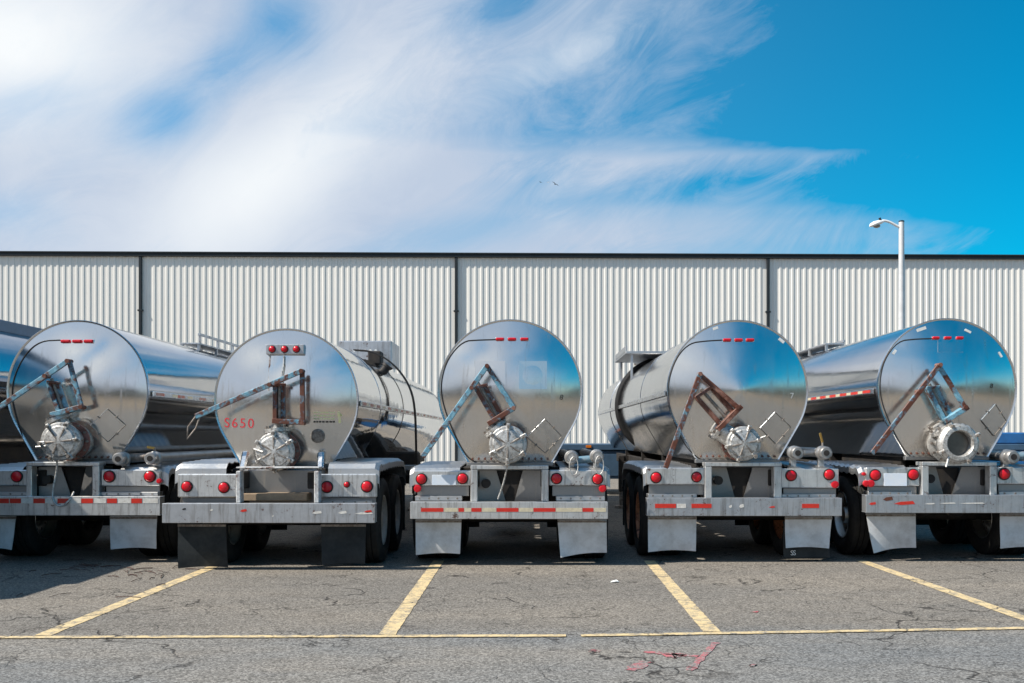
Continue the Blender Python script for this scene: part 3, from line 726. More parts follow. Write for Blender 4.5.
        for s_ in (-1, 1):
            for j, xo in enumerate((1.065, .765)):
                wl = empty('wheel', (s_ * xo, ay, .515), root)
                if s_ < 0: wl.rotation_euler = (0, 0, math.pi)
                t = bpy.data.objects.new('tyre', WM['tyre']); COL.objects.link(t); t.parent = wl
                t = bpy.data.objects.new('rim', WM[S.get('rim', 'rim_alu')]); COL.objects.link(t); t.parent = wl
    mb = MB(); mb.lathe((-.38, A1 + 2.3, .82), (1, 0, 0), [(0, .05), (.03, .12), (.08, .14), (.68, .14), (.73, .12), (.76, .05)], 'black', 20); mb.build('shade_tank', root)  # crosswise drum added to darken the underbody
    mb = MB(); mb.box((-.37, A1 + .3, .72), (.37, A1 + .95, .93), 'black', .02); mb.box((-.30, A1 + 1.6, .55), (.30, A1 + 1.75, .93), 'black', .02); mb.box((-.36, A1 - .28, .76), (.36, A1 - .2, .93), 'black', .01); mb.build('suspension', root)  # suspension bulk added as black boxes to deepen the shade below
    for s_ in (-1, 1):
        mb = MB(); mb.box((min(s_ * .50, s_ * 1.19), A1 + 1.98, .20), (max(s_ * .50, s_ * 1.19), A1 + 1.99, 1.0), 'black_flap', .003); mb.build('shade_flap', root)  # unseen flap added ahead of the axles to shut out light
        mb = MB(); mb.box((min(s_ * .48, s_ * .60), A1 - .3, .72), (max(s_ * .48, s_ * .60), A1 + 1.6, 1.16), 'black', .01); mb.build('shade_liner', root)  # liner added inside the wheels to keep the underbody dark
    mb = MB(); mb.box((-.48, A1 + 2.6, .38), (.48, A1 + 3.6, .92), 'black', .03); mb.build('shade_box', root)  # box added under the belly to block light from beyond
    # fenders over the wheels
    ft = S.get('fz', 1.17)
    for s_ in (-1, 1):
        prof = [(pd + .05, ft - .20), (pd + .06, ft - .06), (pd + .12, ft - .005), (A1 + .3, ft + .012), (A1 + 1.0, ft + .012), (A1 + 1.75, ft - .01), (A1 + 1.95, ft - .12), (A1 + 2.0, ft - .35)]
        # ribs across the fender sheet
        pr = []
        for (y0, z0), (y1, z1) in zip(prof, prof[1:]):
            n = max(1, int(abs(y1 - y0) / .07))
            for k in range(n): pr.append((y0 + (y1 - y0) * k / n, z0 + (z1 - z0) * k / n + (.018 if (k % 3 == 1 and n > 3) else 0)))
        pr.append(prof[-1]); xi, xo = s_ * .60, s_ * 1.20
        mb = MB(); up = [[(xi, y, z) for y, z in pr], [(xo - s_ * .05, y, z) for y, z in pr], [(xo, y, z - .03) for y, z in pr], [(xo + s_ * .004, y, z - .09) for y, z in pr]]
        lo = [[(x, y, z - .012) for x, y, z in r_] for r_ in up]
        vs = [[mb.bm.verts.new(p) for p in r_] for r_ in up]; vl = [[mb.bm.verts.new(p) for p in r_] for r_ in lo]; fs = []
        for i in range(len(pr) - 1):
            for j in range(3): fs += [mb.bm.faces.new((vs[j][i], vs[j + 1][i], vs[j + 1][i + 1], vs[j][i + 1])), mb.bm.faces.new((vl[j][i], vl[j][i + 1], vl[j + 1][i + 1], vl[j + 1][i]))]
            fs += [mb.bm.faces.new((vs[0][i], vs[0][i + 1], vl[0][i + 1], vl[0][i])), mb.bm.faces.new((vs[3][i], vl[3][i], vl[3][i + 1], vs[3][i + 1]))]
        for i in (0, len(pr) - 1):
            for j in range(3): fs.append(mb.bm.faces.new((vs[j][i], vl[j][i], vl[j + 1][i], vs[j + 1][i])))
        mb._fin(fs, S.get('fmat', 'alu')); 
        for y in (A1 - .3, A1 + .62, A1 + 1.5): mb.bar((s_ * .46, y, 1.06), (s_ * 1.2, y, ft - .035), .04, .04, 'black')
        mb.build('fender', root, 60)
    # mud flaps: gently curled sheets
    for (x0, x1, yt, ybl, ybr, curl) in S['flaps']:
        fdy = S.get('fdy', .17); mb = MB(); n, m_ = 10, 8; grid = []
        for j in range(m_ + 1):
            row = []
            for i in range(n + 1):
                u_, v_ = i / n, j / m_; yb = ybl + (ybr - ybl) * u_ + 1.2 * math.sin(u_ * math.pi) * (-1); px = x0[0] + (x0[1] - x0[0]) * v_ + ((x1[0] + (x1[1] - x1[0]) * v_) - (x0[0] + (x0[1] - x0[0]) * v_)) * u_
                p = L(px, yt + (yb - yt) * v_, fdy); p.y += curl * math.sin((u_ - .1) * 3.0) * v_ * v_ + .012 * math.sin(v_ * 5 + x0[0]) * v_ ; row.append(p)
            grid.append(row)
        for side in (0, .008):
            vs = [[mb.bm.verts.new(p + Vector((0, side, 0))) for p in r_] for r_ in grid]
            mb._fin([mb.bm.faces.new((vs[j][i], vs[j][i + 1], vs[j + 1][i + 1], vs[j + 1][i])) for j in range(m_) for i in range(n)], S.get('flapmat', 'white_flap'), True)
            if not side: va = vs
        rim_a = va[0] + [r_[-1] for r_ in va[1:]] + va[-1][-2::-1] + [r_[0] for r_ in va[-2:0:-1]]
        rim_b = vs[0] + [r_[-1] for r_ in vs[1:]] + vs[-1][-2::-1] + [r_[0] for r_ in vs[-2:0:-1]]
        mb._fin([mb.bm.faces.new((rim_a[i], rim_b[i], rim_b[(i + 1) % len(rim_a)], rim_a[(i + 1) % len(rim_a)])) for i in range(len(rim_a))], S.get('flapmat', 'white_flap'))
        q0, q1 = L(x0[0], yt, fdy), L(x1[0], yt, fdy); mb.box((q0.x, fdy - .012, q0.z - .035), (q1.x, fdy - .003, q0.z - .01), 'cast_dark')
        mb.build('mud_flap', root, 60)
    # ---- side pipes with end caps
    for (px, py, capr, plen, hnd) in S.get('pipes', ()):
        c_ = L(px, py, .12); mb = MB(); r_ = capr * .86 * (Yr + .12) / F
        mb.lathe((c_.x, .10, c_.z), (0, 1, 0), [(0, r_ * .55), (.0, r_ * .80), (.02, r_), (.07, r_), (.08, r_ * .85), (.13, r_ * .85), (.14, r_ * 1.1), (.19, r_ * 1.1), (.20, r_ * .75)], 'pipe', 20); mb.lathe((c_.x, .301, c_.z), (0, 1, 0), [(0, r_ * .74), (plen - .2, r_ * .72)], 'pipe', 20)
        mb.lathe((c_.x, .092, c_.z), (0, 1, 0), [(0, r_ * .45), (.02, r_ * .45)], 'black' if hnd != 'ring' else 'cast', 16)
        mb.box((c_.x - .035, .30, L(0, S['panels'][1][2], .3).z - .06), (c_.x + .035, .38, c_.z - r_ * .7), 'grey_paint', .004)
        pp = mb.build('outlet_pipe', root)
        if hnd and hnd != 'ring':
            mb = MB(); a = Vector((c_.x, .26, c_.z + r_)); q = L(*hnd[:2], .2); mb.cyl(a - Vector((0, 0, r_ * .3)), a + Vector((0, 0, .05)), .014, 'cast_dark', 8); mb.bar(a + Vector((0, 0, .045)), q, .028, .012, hnd[2], (0, 1, 0), .003); mb.build('valve_handle', pp)
        if hnd == 'ring':
            mb = MB(); pts = [(c_.x + .02 + .05 * math.cos(a), .07, c_.z - .10 + .11 * math.sin(a)) for a in [2 * math.pi * k / 14 for k in range(15)]]; mb.tube(pts, .007, 'cast', 6); mb.build('ring_pull', pp)
    if S.get('manifold'):
        (x0, y0), (x1, y1), mt_ = S['manifold']; mb = MB(); mb.cyl(L(x0, y0, .36), L(x1, y1, .36), .045, mt_, 16); mb.build('manifold_pipe', root)
    # ---- side rub rail with tape, both sides
    for s_ in (-1, 1):
        if S.get('rail', True):
            zz = zc - .03; mb = MB(); xx = s_ * (TR + .004)
            mb.box((min(xx, xx + s_ * .022), hd + .10, zz - .035), (max(xx, xx + s_ * .022), hd + Ln - .3, zz + .035), 'rim', .006); rl = mb.build('side_rail', root)
            y = hd + .2; k = 0; xt = xx + s_ * .0225
            while s_ * X0 < 0 and S.get('tape_side', True) and y < hd + Ln - .6:
                w_ = .28 if k % 2 == 0 else .18
                mb = MB(); mb.box((min(xt, xt + s_ * .002), y, zz - .018), (max(xt, xt + s_ * .002), y + w_, zz + .018), (S.get('side_red', 'old_red') if k % 2 == 0 else 'cream_tape')); mb.build('rail_tape', rl); y += w_ + (.005 if S.get('dense') else random.choice((.005, .12, .3))); k += 1
    # ---- shell bands, landing legs, top gear
    for yb_, wd, mt_, rr_ in S.get('bands', ()):
        mb = MB(); mb.rings([[(x * q, hd + yb_ + d, z * q + zc) for x, z in outline(1)] for q, d in ((1.001, -wd), (rr_, -wd * .8), (rr_, wd * .8), (1.001, wd))], mt_, True, False, False); mb.build('shell_band', root, 50)
    for s_ in (-1, 1):
        mb = MB(); mb.box((s_ * .62 - .06, 9.1, .35), (s_ * .62 + .06, 9.22, 1.12), 'black', .01); mb.box((s_ * .62 - .045, 9.115, .06), (s_ * .62 + .045, 9.205, .35), 'cast_dark', .006); mb.box((s_ * .62 - .14, 9.02, 0.0), (s_ * .62 + .14, 9.30, .06), 'cast_dark', .01); mb.box((min(s_ * .43, s_ * .62), 9.12, 1.0), (max(s_ * .43, s_ * .62), 9.2, 1.12), 'black'); mb.build('landing_leg', root)
    for fn in S.get('top', ()): fn(dict(root=root, L=L, HP=HP, hd=hd, zc=zc, head=head))
    return root

# top gear builders ---------------------------------------------------------
def catwalk(y0, y1, xo, h=.20, mat='grey_paint'):
    def f(c):
        mb = MB(); hd, zt = c['hd'], c['zc'] + TR
        zz = c['zc'] + math.sqrt(TR * TR - xo * xo)
        mb.box((xo - .16, hd + y0, zz + .06), (xo + .16, hd + y1, zz + .085), mat, .004)
        n = int((y1 - y0) / .9)
        for k in range(n + 1):
            y = hd + y0 + .05 + (y1 - y0 - .1) * k / n; mb.box((xo - .15, y - .02, zz - .10), (xo - .11, y + .02, zz + .06), mat); mb.box((xo + .11, y - .02, zz - .14), (xo + .15, y + .02, zz + .06), mat)
            mb.box((xo + .135, y - .02, zz + .085), (xo + .165, y + .02, zz + h), mat)
        mb.box((xo + .13, hd + y0, zz + h), (xo + .17, hd + y1, zz + h + .04), mat, .004)
        mb.build('catwalk', c['root'])
    return f
def manhole(y, mat='alu', box=None, x=0.0):
    def f(c):
        hd, zt = c['hd'], c['zc'] + TR; mb = MB()
        if box:
            sx, sy, sz = box
            mb.box((x - sx, hd + y, zt - .12), (x + sx, hd + y + sy, zt + sz), mat, .015)
            for k in range(5): mb.cyl((x - .18 + k * .09, hd + y - .003, zt + sz * .45), (x - .18 + k * .09, hd + y + .01, zt + sz * .45), .022, 'white_print', 10)
            o = mb.build('dome_housing', c['root'])
        else:
            mb.lathe((x, hd + y, zt - .05), (0, 0, 1), [(0, .32), (.13, .32), (.14, .37), (.17, .37), (.19, .30), (.23, .1)], mat, 28)
            for k in range(8):
                a = k * math.pi / 4; mb.cyl((x + .345 * math.cos(a), hd + y + .345 * math.sin(a), zt + .05), (x + .345 * math.cos(a), hd + y + .345 * math.sin(a), zt + .16), .02, 'cast_dark', 6)
            mb.build('manhole', c['root'])
    return f
def platform(y0, y1, x0, x1, z=.03, th=.05, lip=.10):
    def f(c):
        zt = c['zc'] + TR; mb = MB(); hd = c['hd']
        mb.box((x0, hd + y0, zt + z), (x1, hd + y1, zt + z + th), 'alu', .01)
        mb.box((x0, hd + y0 + .05, zt + z + th), (x0 + .03, hd + y1 - .05, zt + z + th + lip), 'alu', .004); mb.box((x1 - .03, hd + y0 + .05, zt + z + th), (x1, hd + y1 - .05, zt + z + th + lip), 'alu', .004)
        for xx in (x0 + .1, x1 - .14):
            for yy in (y0 + .1, y1 - .14): mb.box((xx, hd + yy, c['zc'] + math.sqrt(max(.01, TR * TR - xx * xx)) - .06), (xx + .04, hd + yy + .04, zt + z), 'grey_paint')
        mb.build('top_platform', c['root'])
    return f
def band_hose(y, q=1.03, r=.035, a0=-50, a1=130):
    def f(c):
        mb = MB(); mb.tube([(TR * q * math.cos(R(a0 + (a1 - a0) * k / 30)), c['hd'] + y, c['zc'] + TR * q * math.sin(R(a0 + (a1 - a0) * k / 30))) for k in range(31)], r, 'hose', 8); mb.build('overflow_hose', c['root'])
    return f

# -------- the five trailers that show their rear, left to right
def t2_extras(c):
    HP, head = c['HP'], c['head']
    mb = MB(); p = HP(318, 436, 0); mb.lathe((p.x, p.y + .02, p.z), (0, -1, 0), [(0, .085), (.05, .085), (.055, .07), (.06, .055)], 'cast_dark', 24); mb.build('gauge', head)
    mb = MB()                                 # rows of faded small print and a warning mark
    rr = random.Random(3)
    for r_ in range(4):
        x = 313.5
        while x < 334:
            w_ = rr.uniform(1.0, 3.2); a = HP(x, 412.5 + r_ * 3.1, .006); b2 = HP(min(x + w_, 335), 412.5 + r_ * 3.1, .006)
            mb.bar(a, b2, .016 if r_ < 3 else .02, .003, 'yellow_print' if r_ < 3 else 'black_print', (0, 1, 0), 0); x += w_ + rr.uniform(.5, 1.0)
    mb.bar(HP(338.5, 411.5, .006), HP(340, 423, .006), .03, .003, 'yellow_print', (0, 1, 0), 0); mb.bar(HP(338.5, 412, .006), HP(342, 416, .006), .02, .003, 'yellow_print', (0, 1, 0), 0)
    mb.build('warning_print', head)
    mb = MB(); mb.bar(HP(270, 355, .004), HP(268.5, 391, .004), .022, .003, 'rust_frame', (0, 1, 0), 0); mb.tube([HP(284, 356, .02), HP(283.5, 366, .03), HP(281.5, 376, .04), HP(281, 384, .05)], .010, 'cast', 6); mb.build('lamp_wire', head)
    for a, b2 in (((246, 451), (242, 470)), ((321, 452), (320, 470))):     # saddle brackets
        L = c['L']; mb = MB(); mb.bar(L(*a, .66), L(*b2, .5), .085, .05, 'rim', (0, 1, 0), .02); mb.build('saddle_bracket', c['root'])
    mb = MB(); L = c['L']; p, q = L(241, 501, .30), L(307, 493.5, .30); mb.box((p.x, .30, p.z), (q.x, .55, q.z), 'wood', .008); mb.build('plank', c['root'])
    mb = MB(); p, q = L(238, 493, .52), L(318, 470, .52); mb.box((p.x, .60, p.z), (q.x, .63, q.z), 'grey_paint', .004)
    for px in (268, 284): w_ = L(px, 478, .59); mb.lathe(w_, (0, -1, 0), [(-.01, .035), (.02, .035), (.03, .02)], 'brass', 12)
    mb.box((p.x, .62, q.z - .02), (q.x, 1.2, q.z + .0), 'alu_dark'); mb.build('rear_box', c['root'])
def t2_top(c):
    hd, zt, root = c['hd'], c['zc'] + TR, c['root']
    # tall looped vent pipe standing at the right side, dropping to the frame
    mb = MB(); y = hd + 4.05; zc = c['zc']
    for dy in (0, .12):
        pts = [(.10, y + dy, zt + .10), (.42, y + dy, zt + .08), (.75, y + dy, zt - .12), (1.0, y + dy, zt - .45), (1.10, y + dy, zt - .80), (1.12, y + dy, zc - .6), (1.12, y + dy, .92)]
        mb.tube(pts, .013, 'black', 7, 2)
    mb.box((.40, y - .03, .90), (1.20, y + .17, .98), 'black'); mb.build('vent_pipe', root)
    mb = MB(); mb.box((.30, hd + 4.25, zt - .12), (.52, hd + 4.55, zt + .10), 'black', .02); mb.build('vent_valve', root); mb = MB(); mb.lathe((.60, hd + 3.9, zt - .28), (.6, 0, .8), [(0, .07), (.1, .07), (.11, .09), (.15, .09)], 'black', 14); mb.build('vent_cap', root)
    # pump gear under the right side
    mb = MB(); mb.lathe((.66, hd + 5.2, 1.02), (0, 1, 0), [(0, .1), (.02, .33), (.8, .33), (.82, .1)], 'cast_dark', 22); mb.box((.45, hd + 4.3, .75), (1.10, hd + 4.9, 1.28), 'black', .03); mb.tube([(.6, hd + 3.2, 1.1), (.9, hd + 4.0, 1.0), (.8, hd + 5.0, 1.25), (.95, hd + 6.0, 1.0)], .05, 'hose', 8, 2); mb.box((.42, hd + 5.3, .92), (.62, hd + 5.9, 1.0), 'black'); mb.build('pump', root)
    mb = MB(); mb.box((.50, hd + 3.0, 1.02), (1.25, hd + 3.12, 1.10), 'alu_dark', .01); mb.poly_prism([(1.15, hd + 3.0, 1.02), (1.25, hd + 3.0, 1.02), (1.25, hd + 3.0, .6)], (0, .1, 0), 'slate_blue'); mb.build('hanger_bracket', root)

T = []
T.append(dict(cx=63, Y=11.85, hd=.39, zc=2.107, label='silver tank trailer with red and white striped bumper at left, lever reaching the picture edge',
    headmat='head_b', bmat='light_paint', markers=((66, 341.3), (77.5, 341.3), (89, 341.3)), marker_size=(.058, .02),
    cable=((60, 340), (40, 341), (25, 354), (14, 376), (11.5, 393), (14, 412), (25, 444), (35, 462)),
    placard=((107.5, 409), (125.5, 425), (108, 442), (90.5, 425.5)),
    valve=dict(cap=(59.5, 441.5, 19.5), neck=(53, 415), yoke=((49, 382), (60, 413), (8, 1)), base=((52, 415), (82, 407)), lever=((-12, 415), (68, 361), (80, 407)), ymat='blue_rust', lmat='blue_rust', kmat='blue_rust', handle=((36, 447), (46, 446)), turn=.1),
    bumper=(-34, 160, 496.5, 515.5), tape=((-10, 9, 'r'), (10, 21, 'r'), (21.5, 33, 'w'), (33.5, 45, 'r'), (45.5, 57, 'w'), (57.5, 68.5, 'r'), (69, 81, 'w'), (81.5, 93, 'r'), (94, 106, 'w'), (107, 117, 'r'), (118, 131, 'w'), (131.5, 142, 'r'), (143, 158, 'w')), tape_y=(498.5, 503.2),
    panels=((-30, 30, 470, 485.5, ((17, 476.5, 5.4), (-22, 476.5, 5.4))), (101, 160, 469.5, 486, ((109.5, 476.5, 5.6), (150, 476.5, 5.6)))),
    steps=((101, 158, 492, 496), (-30, 28, 492, 496)),
    posts=((26, 31.5), (92, 99)), post_y=(466, 497),
    reflectors=((159, 481, .03),),
    flaps=(((-26, -27), (16, 11), 516, 549, 550, .05), ((110, 110.5), (157, 155.5), 516, 549.5, 549, .03)),
    pipes=((118.5, 459, 7.5, 5.0, (113, 447.5, 'cast_dark')), (150.5, 458.5, 7.5, 9.0, (147, 447, 'brass'))), manifold=((118, 458), (152, 456.5), 'cast_dark'),
    chain=((57, 460, -.02), (57, 470, .02), (53, 488, .0), (52, 500, -.02), (60, 508, -.04), (70, 500, -.03), (74, 492, .06)),
    top=[catwalk(3.7, 11.0, .12), manhole(6.5)]))
T.append(dict(cx=268.5, Y=11.2, hd=.83, zc=1.98, label='silver tank trailer with black mud flaps and red S650 painted on its rear head',
    headmat='head_b', barrel='mirror', bmat='grey_paint', markers=((272.3, 349.2), (284.7, 349.2), (296.5, 349.2)), marker_round=True, marker_plate=(266, 344.5, 305, 354.5),
    texts=(('S650', 239, 423.5, .165, 'red_faded', .03),), extras=[t2_extras],
    valve=dict(cap=(274.5, 451.5, 19.5), neck=(275.5, 424), yoke=((275.5, 385), (275.5, 421), (7.5, 0)), base=((273, 421), (304, 422.5)), lever=((195.5, 416.5), (301.5, 371), (302, 423)), ymat='blue_rust_b', lmat='blue_rust', kmat='blue_rust_b', pin=.7, handle=((254, 449), (263, 452)), turn=.55, loop=((196, 416), (188, 427), (187, 439), (196, 428), (200, 416))),
    bumper=(162, 375, 503.5, 523), scuffs=((240, 509, 247, 512, 'red_tape'), (312, 511, 322, 514, 'white_tape'), (338, 511, 347, 514, 'white_tape'), (355, 512, 373, 514.5, 'white_tape'), (364, 510, 372, 513, 'red_tape'), (210, 509, 213, 511, 'white_tape'), (272, 515, 274, 517, 'white_tape'), (182, 508, 186, 510, 'black_print')),
    rim='rim_white', pd=.33, panels=((177.5, 238, 474, 497.5, ((187, 486.5, 5.3), (224, 487.5, 5.3))), (318.5, 377, 474, 497.5, ((327, 487, 5.6), (367, 486.5, 5.6), (346.8, 484.5, 2.9)))),
    steps=((316, 372, 500, 504),),
    posts=((236, 240.5), (314, 319)), post_y=(471, 503), postmat='rust_frame', vplates=False, fz=1.225, fmat='alu', axle=.92,
    flaps=(((178, 178), (226, 227.5), 523.5, 568.5, 567.5, .02), ((321, 322), (366, 365), 523.5, 565, 564, .02)), flapmat='black_flap', fdy=.2,
    bands=((1.9, .012, 'mirror', 1.004), (4.4, .012, 'cast_dark', 1.008)), 
    top=[manhole(4.6, 'grey_paint', (.45, 1.0, .30), .2), t2_top]))
T.append(dict(cx=509.5, Y=11.6, hd=.42, zc=2.09, label='middle silver tank trailer seen straight from behind, pale blue lever and square patches on head',
    headmat='head_a', bmat='light_paint', markers=((500, 339.2), (512, 339.2), (524.5, 339.2)), marker_size=(.05, .018),
    cable=((496, 339.5), (478, 340), (463, 341), (448, 358), (441.5, 378), (441, 395), (447, 417), (460, 447), (471, 461), (482, 463), (490, 467)),
    placard=((545, 419), (562, 436.5), (545, 453), (527, 437)), patches=((475, 361, 505, 385), (519, 361, 547, 389)),
    texts=(('8', 561.5, 397.5, .09, 'black_print', .25),),
    valve=dict(cap=(508, 444.5, 19.2), neck=(491, 424), yoke=((476, 388), (496, 423), (8, -3)), base=((488, 424), (514, 408)), lever=((422.5, 457), (487, 366), (513.5, 408)), ymat='blue_rust_b', lmat='blue_rust', kmat='blue_rust', turn=.5, handle=((519, 455), (524, 451)), pin=.76),
    bumper=(410, 608, 502, 519), tape=((421, 443.5, 'r'), (444, 458, 'c'), (458.5, 464, 'r'), (464.5, 471, 'c'), (471.5, 481.5, 'r'), (482, 496, 'c'), (496.5, 518.5, 'r'), (519, 533, 'c'), (533.5, 555.5, 'r'), (556, 582, 'c'), (582.5, 593.5, 'r'), (594, 606, 'c')), tape_y=(508, 511.8),
    panels=((413.5, 470.5, 470.5, 485.5, ((421.5, 479, 5.3), (462.5, 478.5, 5.3))), (549, 607, 470, 485.5, ((556.5, 478.5, 5.3), (597.5, 479, 5.3)))),
    steps=((415, 462, 496, 501), (556, 605, 496, 501)), reflectors=((417.5, 488.5, .045), (602.5, 488.5, .045)), plate=(432, 456, 475, 485),
    posts=((470.5, 477.5), (541.5, 548.5)), post_y=(469.5, 501.5),
    flaps=(((415.5, 416), (461.5, 460), 519.5, 555, 554, .03), ((557.5, 560.5), (606.5, 607), 519.5, 557.5, 553, .06)),
    pipes=((572, 457.5, 7.6, 3.0, 'ring'), (597.5, 456.5, 7.6, 3.0, 'ring')), manifold=((574, 460.5), (597, 458.5), 'teal_paint'),
    chain=((508, 462, -.03), (507, 468, .02), (504, 482, .06), (498, 499, .1)),
    top=[manhole(4.0)]))
T.append(dict(cx=744.5, Y=11.9, hd=.40, zc=2.116, label='silver tank trailer with a rusty brown valve yoke and black overflow hose around its front',
    headmat='head_a', tape_side=False, bulge=.15, pow=1.25, bmat='grey_paint', markers=((727, 340), (738.5, 340), (750, 340)), marker_size=(.05, .018),
    cable=((722, 340), (705, 341), (690, 343), (678, 355), (670, 374), (667.5, 394), (671, 413), (681, 440), (696, 458), (712, 463)),
    placard=((775, 412), (791, 427), (776, 444), (760, 428)), placard_mat='alu_dark',
    stickers=((713, 329, 718, 327.3, 2.6), (691, 337.8, 695, 336.2, 2.6), (779, 338.5, 784, 342.5, 2.8)),
    texts=(('7', 792, 396, .10, 'white_print', .0),),
    valve=dict(cap=(744, 443.5, 17.5), neck=(714, 426), yoke=((697, 398), (720, 424), (13, -12)), base=((717, 430), (741, 406)), lever=((665.5, 468), (700, 374), (738, 407)), ymat='all_rust', lmat='blue_rust_b', kmat='all_rust', turn=.2, handle=((756, 440), (766, 436)), pin=.62),
    bumper=(647, 842, 498, 516), tape=((655, 676, 'r'), (677, 686, 'w'), (691.5, 711.5, 'r'), (802, 819, 'r')), tape_y=(503.8, 508),
    scuffs=((729, 505, 732, 508, 'white_tape'), (739, 504, 744, 508, 'white_tape'), (769, 506, 775, 508, 'red_tape')),
    panels=((646, 706, 468, 484.5, ((656, 477.5, 5.3), (696.5, 477, 5.0))), (781, 839, 468.5, 488, ((791, 475.5, 5.3), (829, 474.5, 5.3)))),
    steps=((648, 697, 494, 497.5), (782, 836, 494, 497.5)), reflectors=((835, 484.5, .045), (709, 492.5, .025)), 
    posts=((705, 712), (774, 782)), post_y=(466.5, 498), vshift=.02, rim='orange_rim',
    flaps=(((648, 648), (696.5, 696), 516.5, 552, 551.5, .05), ((785, 785.5), (832, 829), 516.5, 548, 548.5, .02)),
    pipes=((797.5, 453, 7.6, 3.0, None), (826, 453, 7.6, 3.0, (820, 433, 'brass'))), manifold=((797, 453.5), (826, 453), 'alu_dark'),
    bands=((3.0, .012, 'barrel', 1.004), (8.6, .02, 'rim', 1.01)),
    top=[platform(5.4, 7.6, -.86, .05), manhole(8.6), band_hose(6.6, 1.035, .05, 100, 235)]))
T.append(dict(cx=963, Y=11.95, hd=.46, zc=2.15, label='silver tank trailer with an open uncapped valve mouth, at the right edge',
    headmat='head_a', bulge=.13, pow=1.5, bmat='grey_paint', markers=((935.5, 338), (947.5, 338), (959.5, 338)), marker_size=(.045, .018), dense=True, side_red='red_tape',
    cable=((932, 338.5), (915, 339), (898, 341), (884, 360), (879.5, 382), (881, 400), (889, 422), (902, 448), (916, 462)),
    placard=((995.5, 404), (1006.5, 421), (994, 436), (981, 420)),
    stickers=((917, 330.5, 926, 327.5, 3), (893, 354, 896, 350, 2.5), (965, 329.5, 971, 332.5, 2.2), (999, 352, 1002, 357, 1.8)),
    patches=((959, 414, 981, 441), (938, 339, 964, 352)),
    texts=(('8', 991.5, 386, .08, 'black_print', .2),),
    valve=dict(cap=(959.5, 443.5, 20.5), neck=(940, 424), yoke=((927, 388), (944, 420), (8, -1)), base=((944, 421), (967, 407)), lever=((872, 453.5), (939.5, 365), (966, 407)), ymat='blue_rust', lmat='blue_rust_b', kmat='blue_rust', open=True, flange='cast', handle=((949, 456), (946, 467)), pin=.7),
    bumper=(866, 1060, 495, 513), scuffs=((869, 502, 876, 505, 'red_tape'), (894, 501, 915, 505, 'red_tape'), (883, 496.5, 893, 501, 'all_rust'), (925, 503, 935, 504.5, 'white_tape'), (940, 502.5, 956, 504, 'white_tape'), (960, 502.5, 985, 504, 'white_tape')),
    panels=((866, 920, 467.5, 486, ((875, 475, 5.4), (913, 474.5, 5.4))), (997, 1056, 467, 484, ((1004, 474, 5.6), (1044, 474, 5.6)))),
    steps=((868, 912, 491.5, 495), (999, 1054, 491.5, 495)), reflectors=((866.5, 483.5, .04), (871, 483.5, .045), (864, 474, .022)), plate=(884, 907, 473.5, 486),
    posts=((922, 929), (990, 997)), post_y=(466, 495),
    flaps=(((866, 873), (915.5, 917), 513.5, 553, 548, .08), ((1000, 1000), (1046, 1045), 513.5, 548.5, 548, .02)),
    pipes=((1013, 457, 8.0, 3.0, None), (1040, 457, 8.0, 3.0, None)), manifold=((1010, 456), (1040, 456), 'teal_paint'),
    top=[catwalk(4.0, 11.0, -.16, .10), manhole(6.5, x=.3)]))
for s in T: trailer(s)

# emblem printed on a mud flap of the fourth trailer
t4 = [o for o in bpy.data.objects if o.name.startswith('tank_trailer')][3]
e = W(793, 552.5, 11.9 + .9)
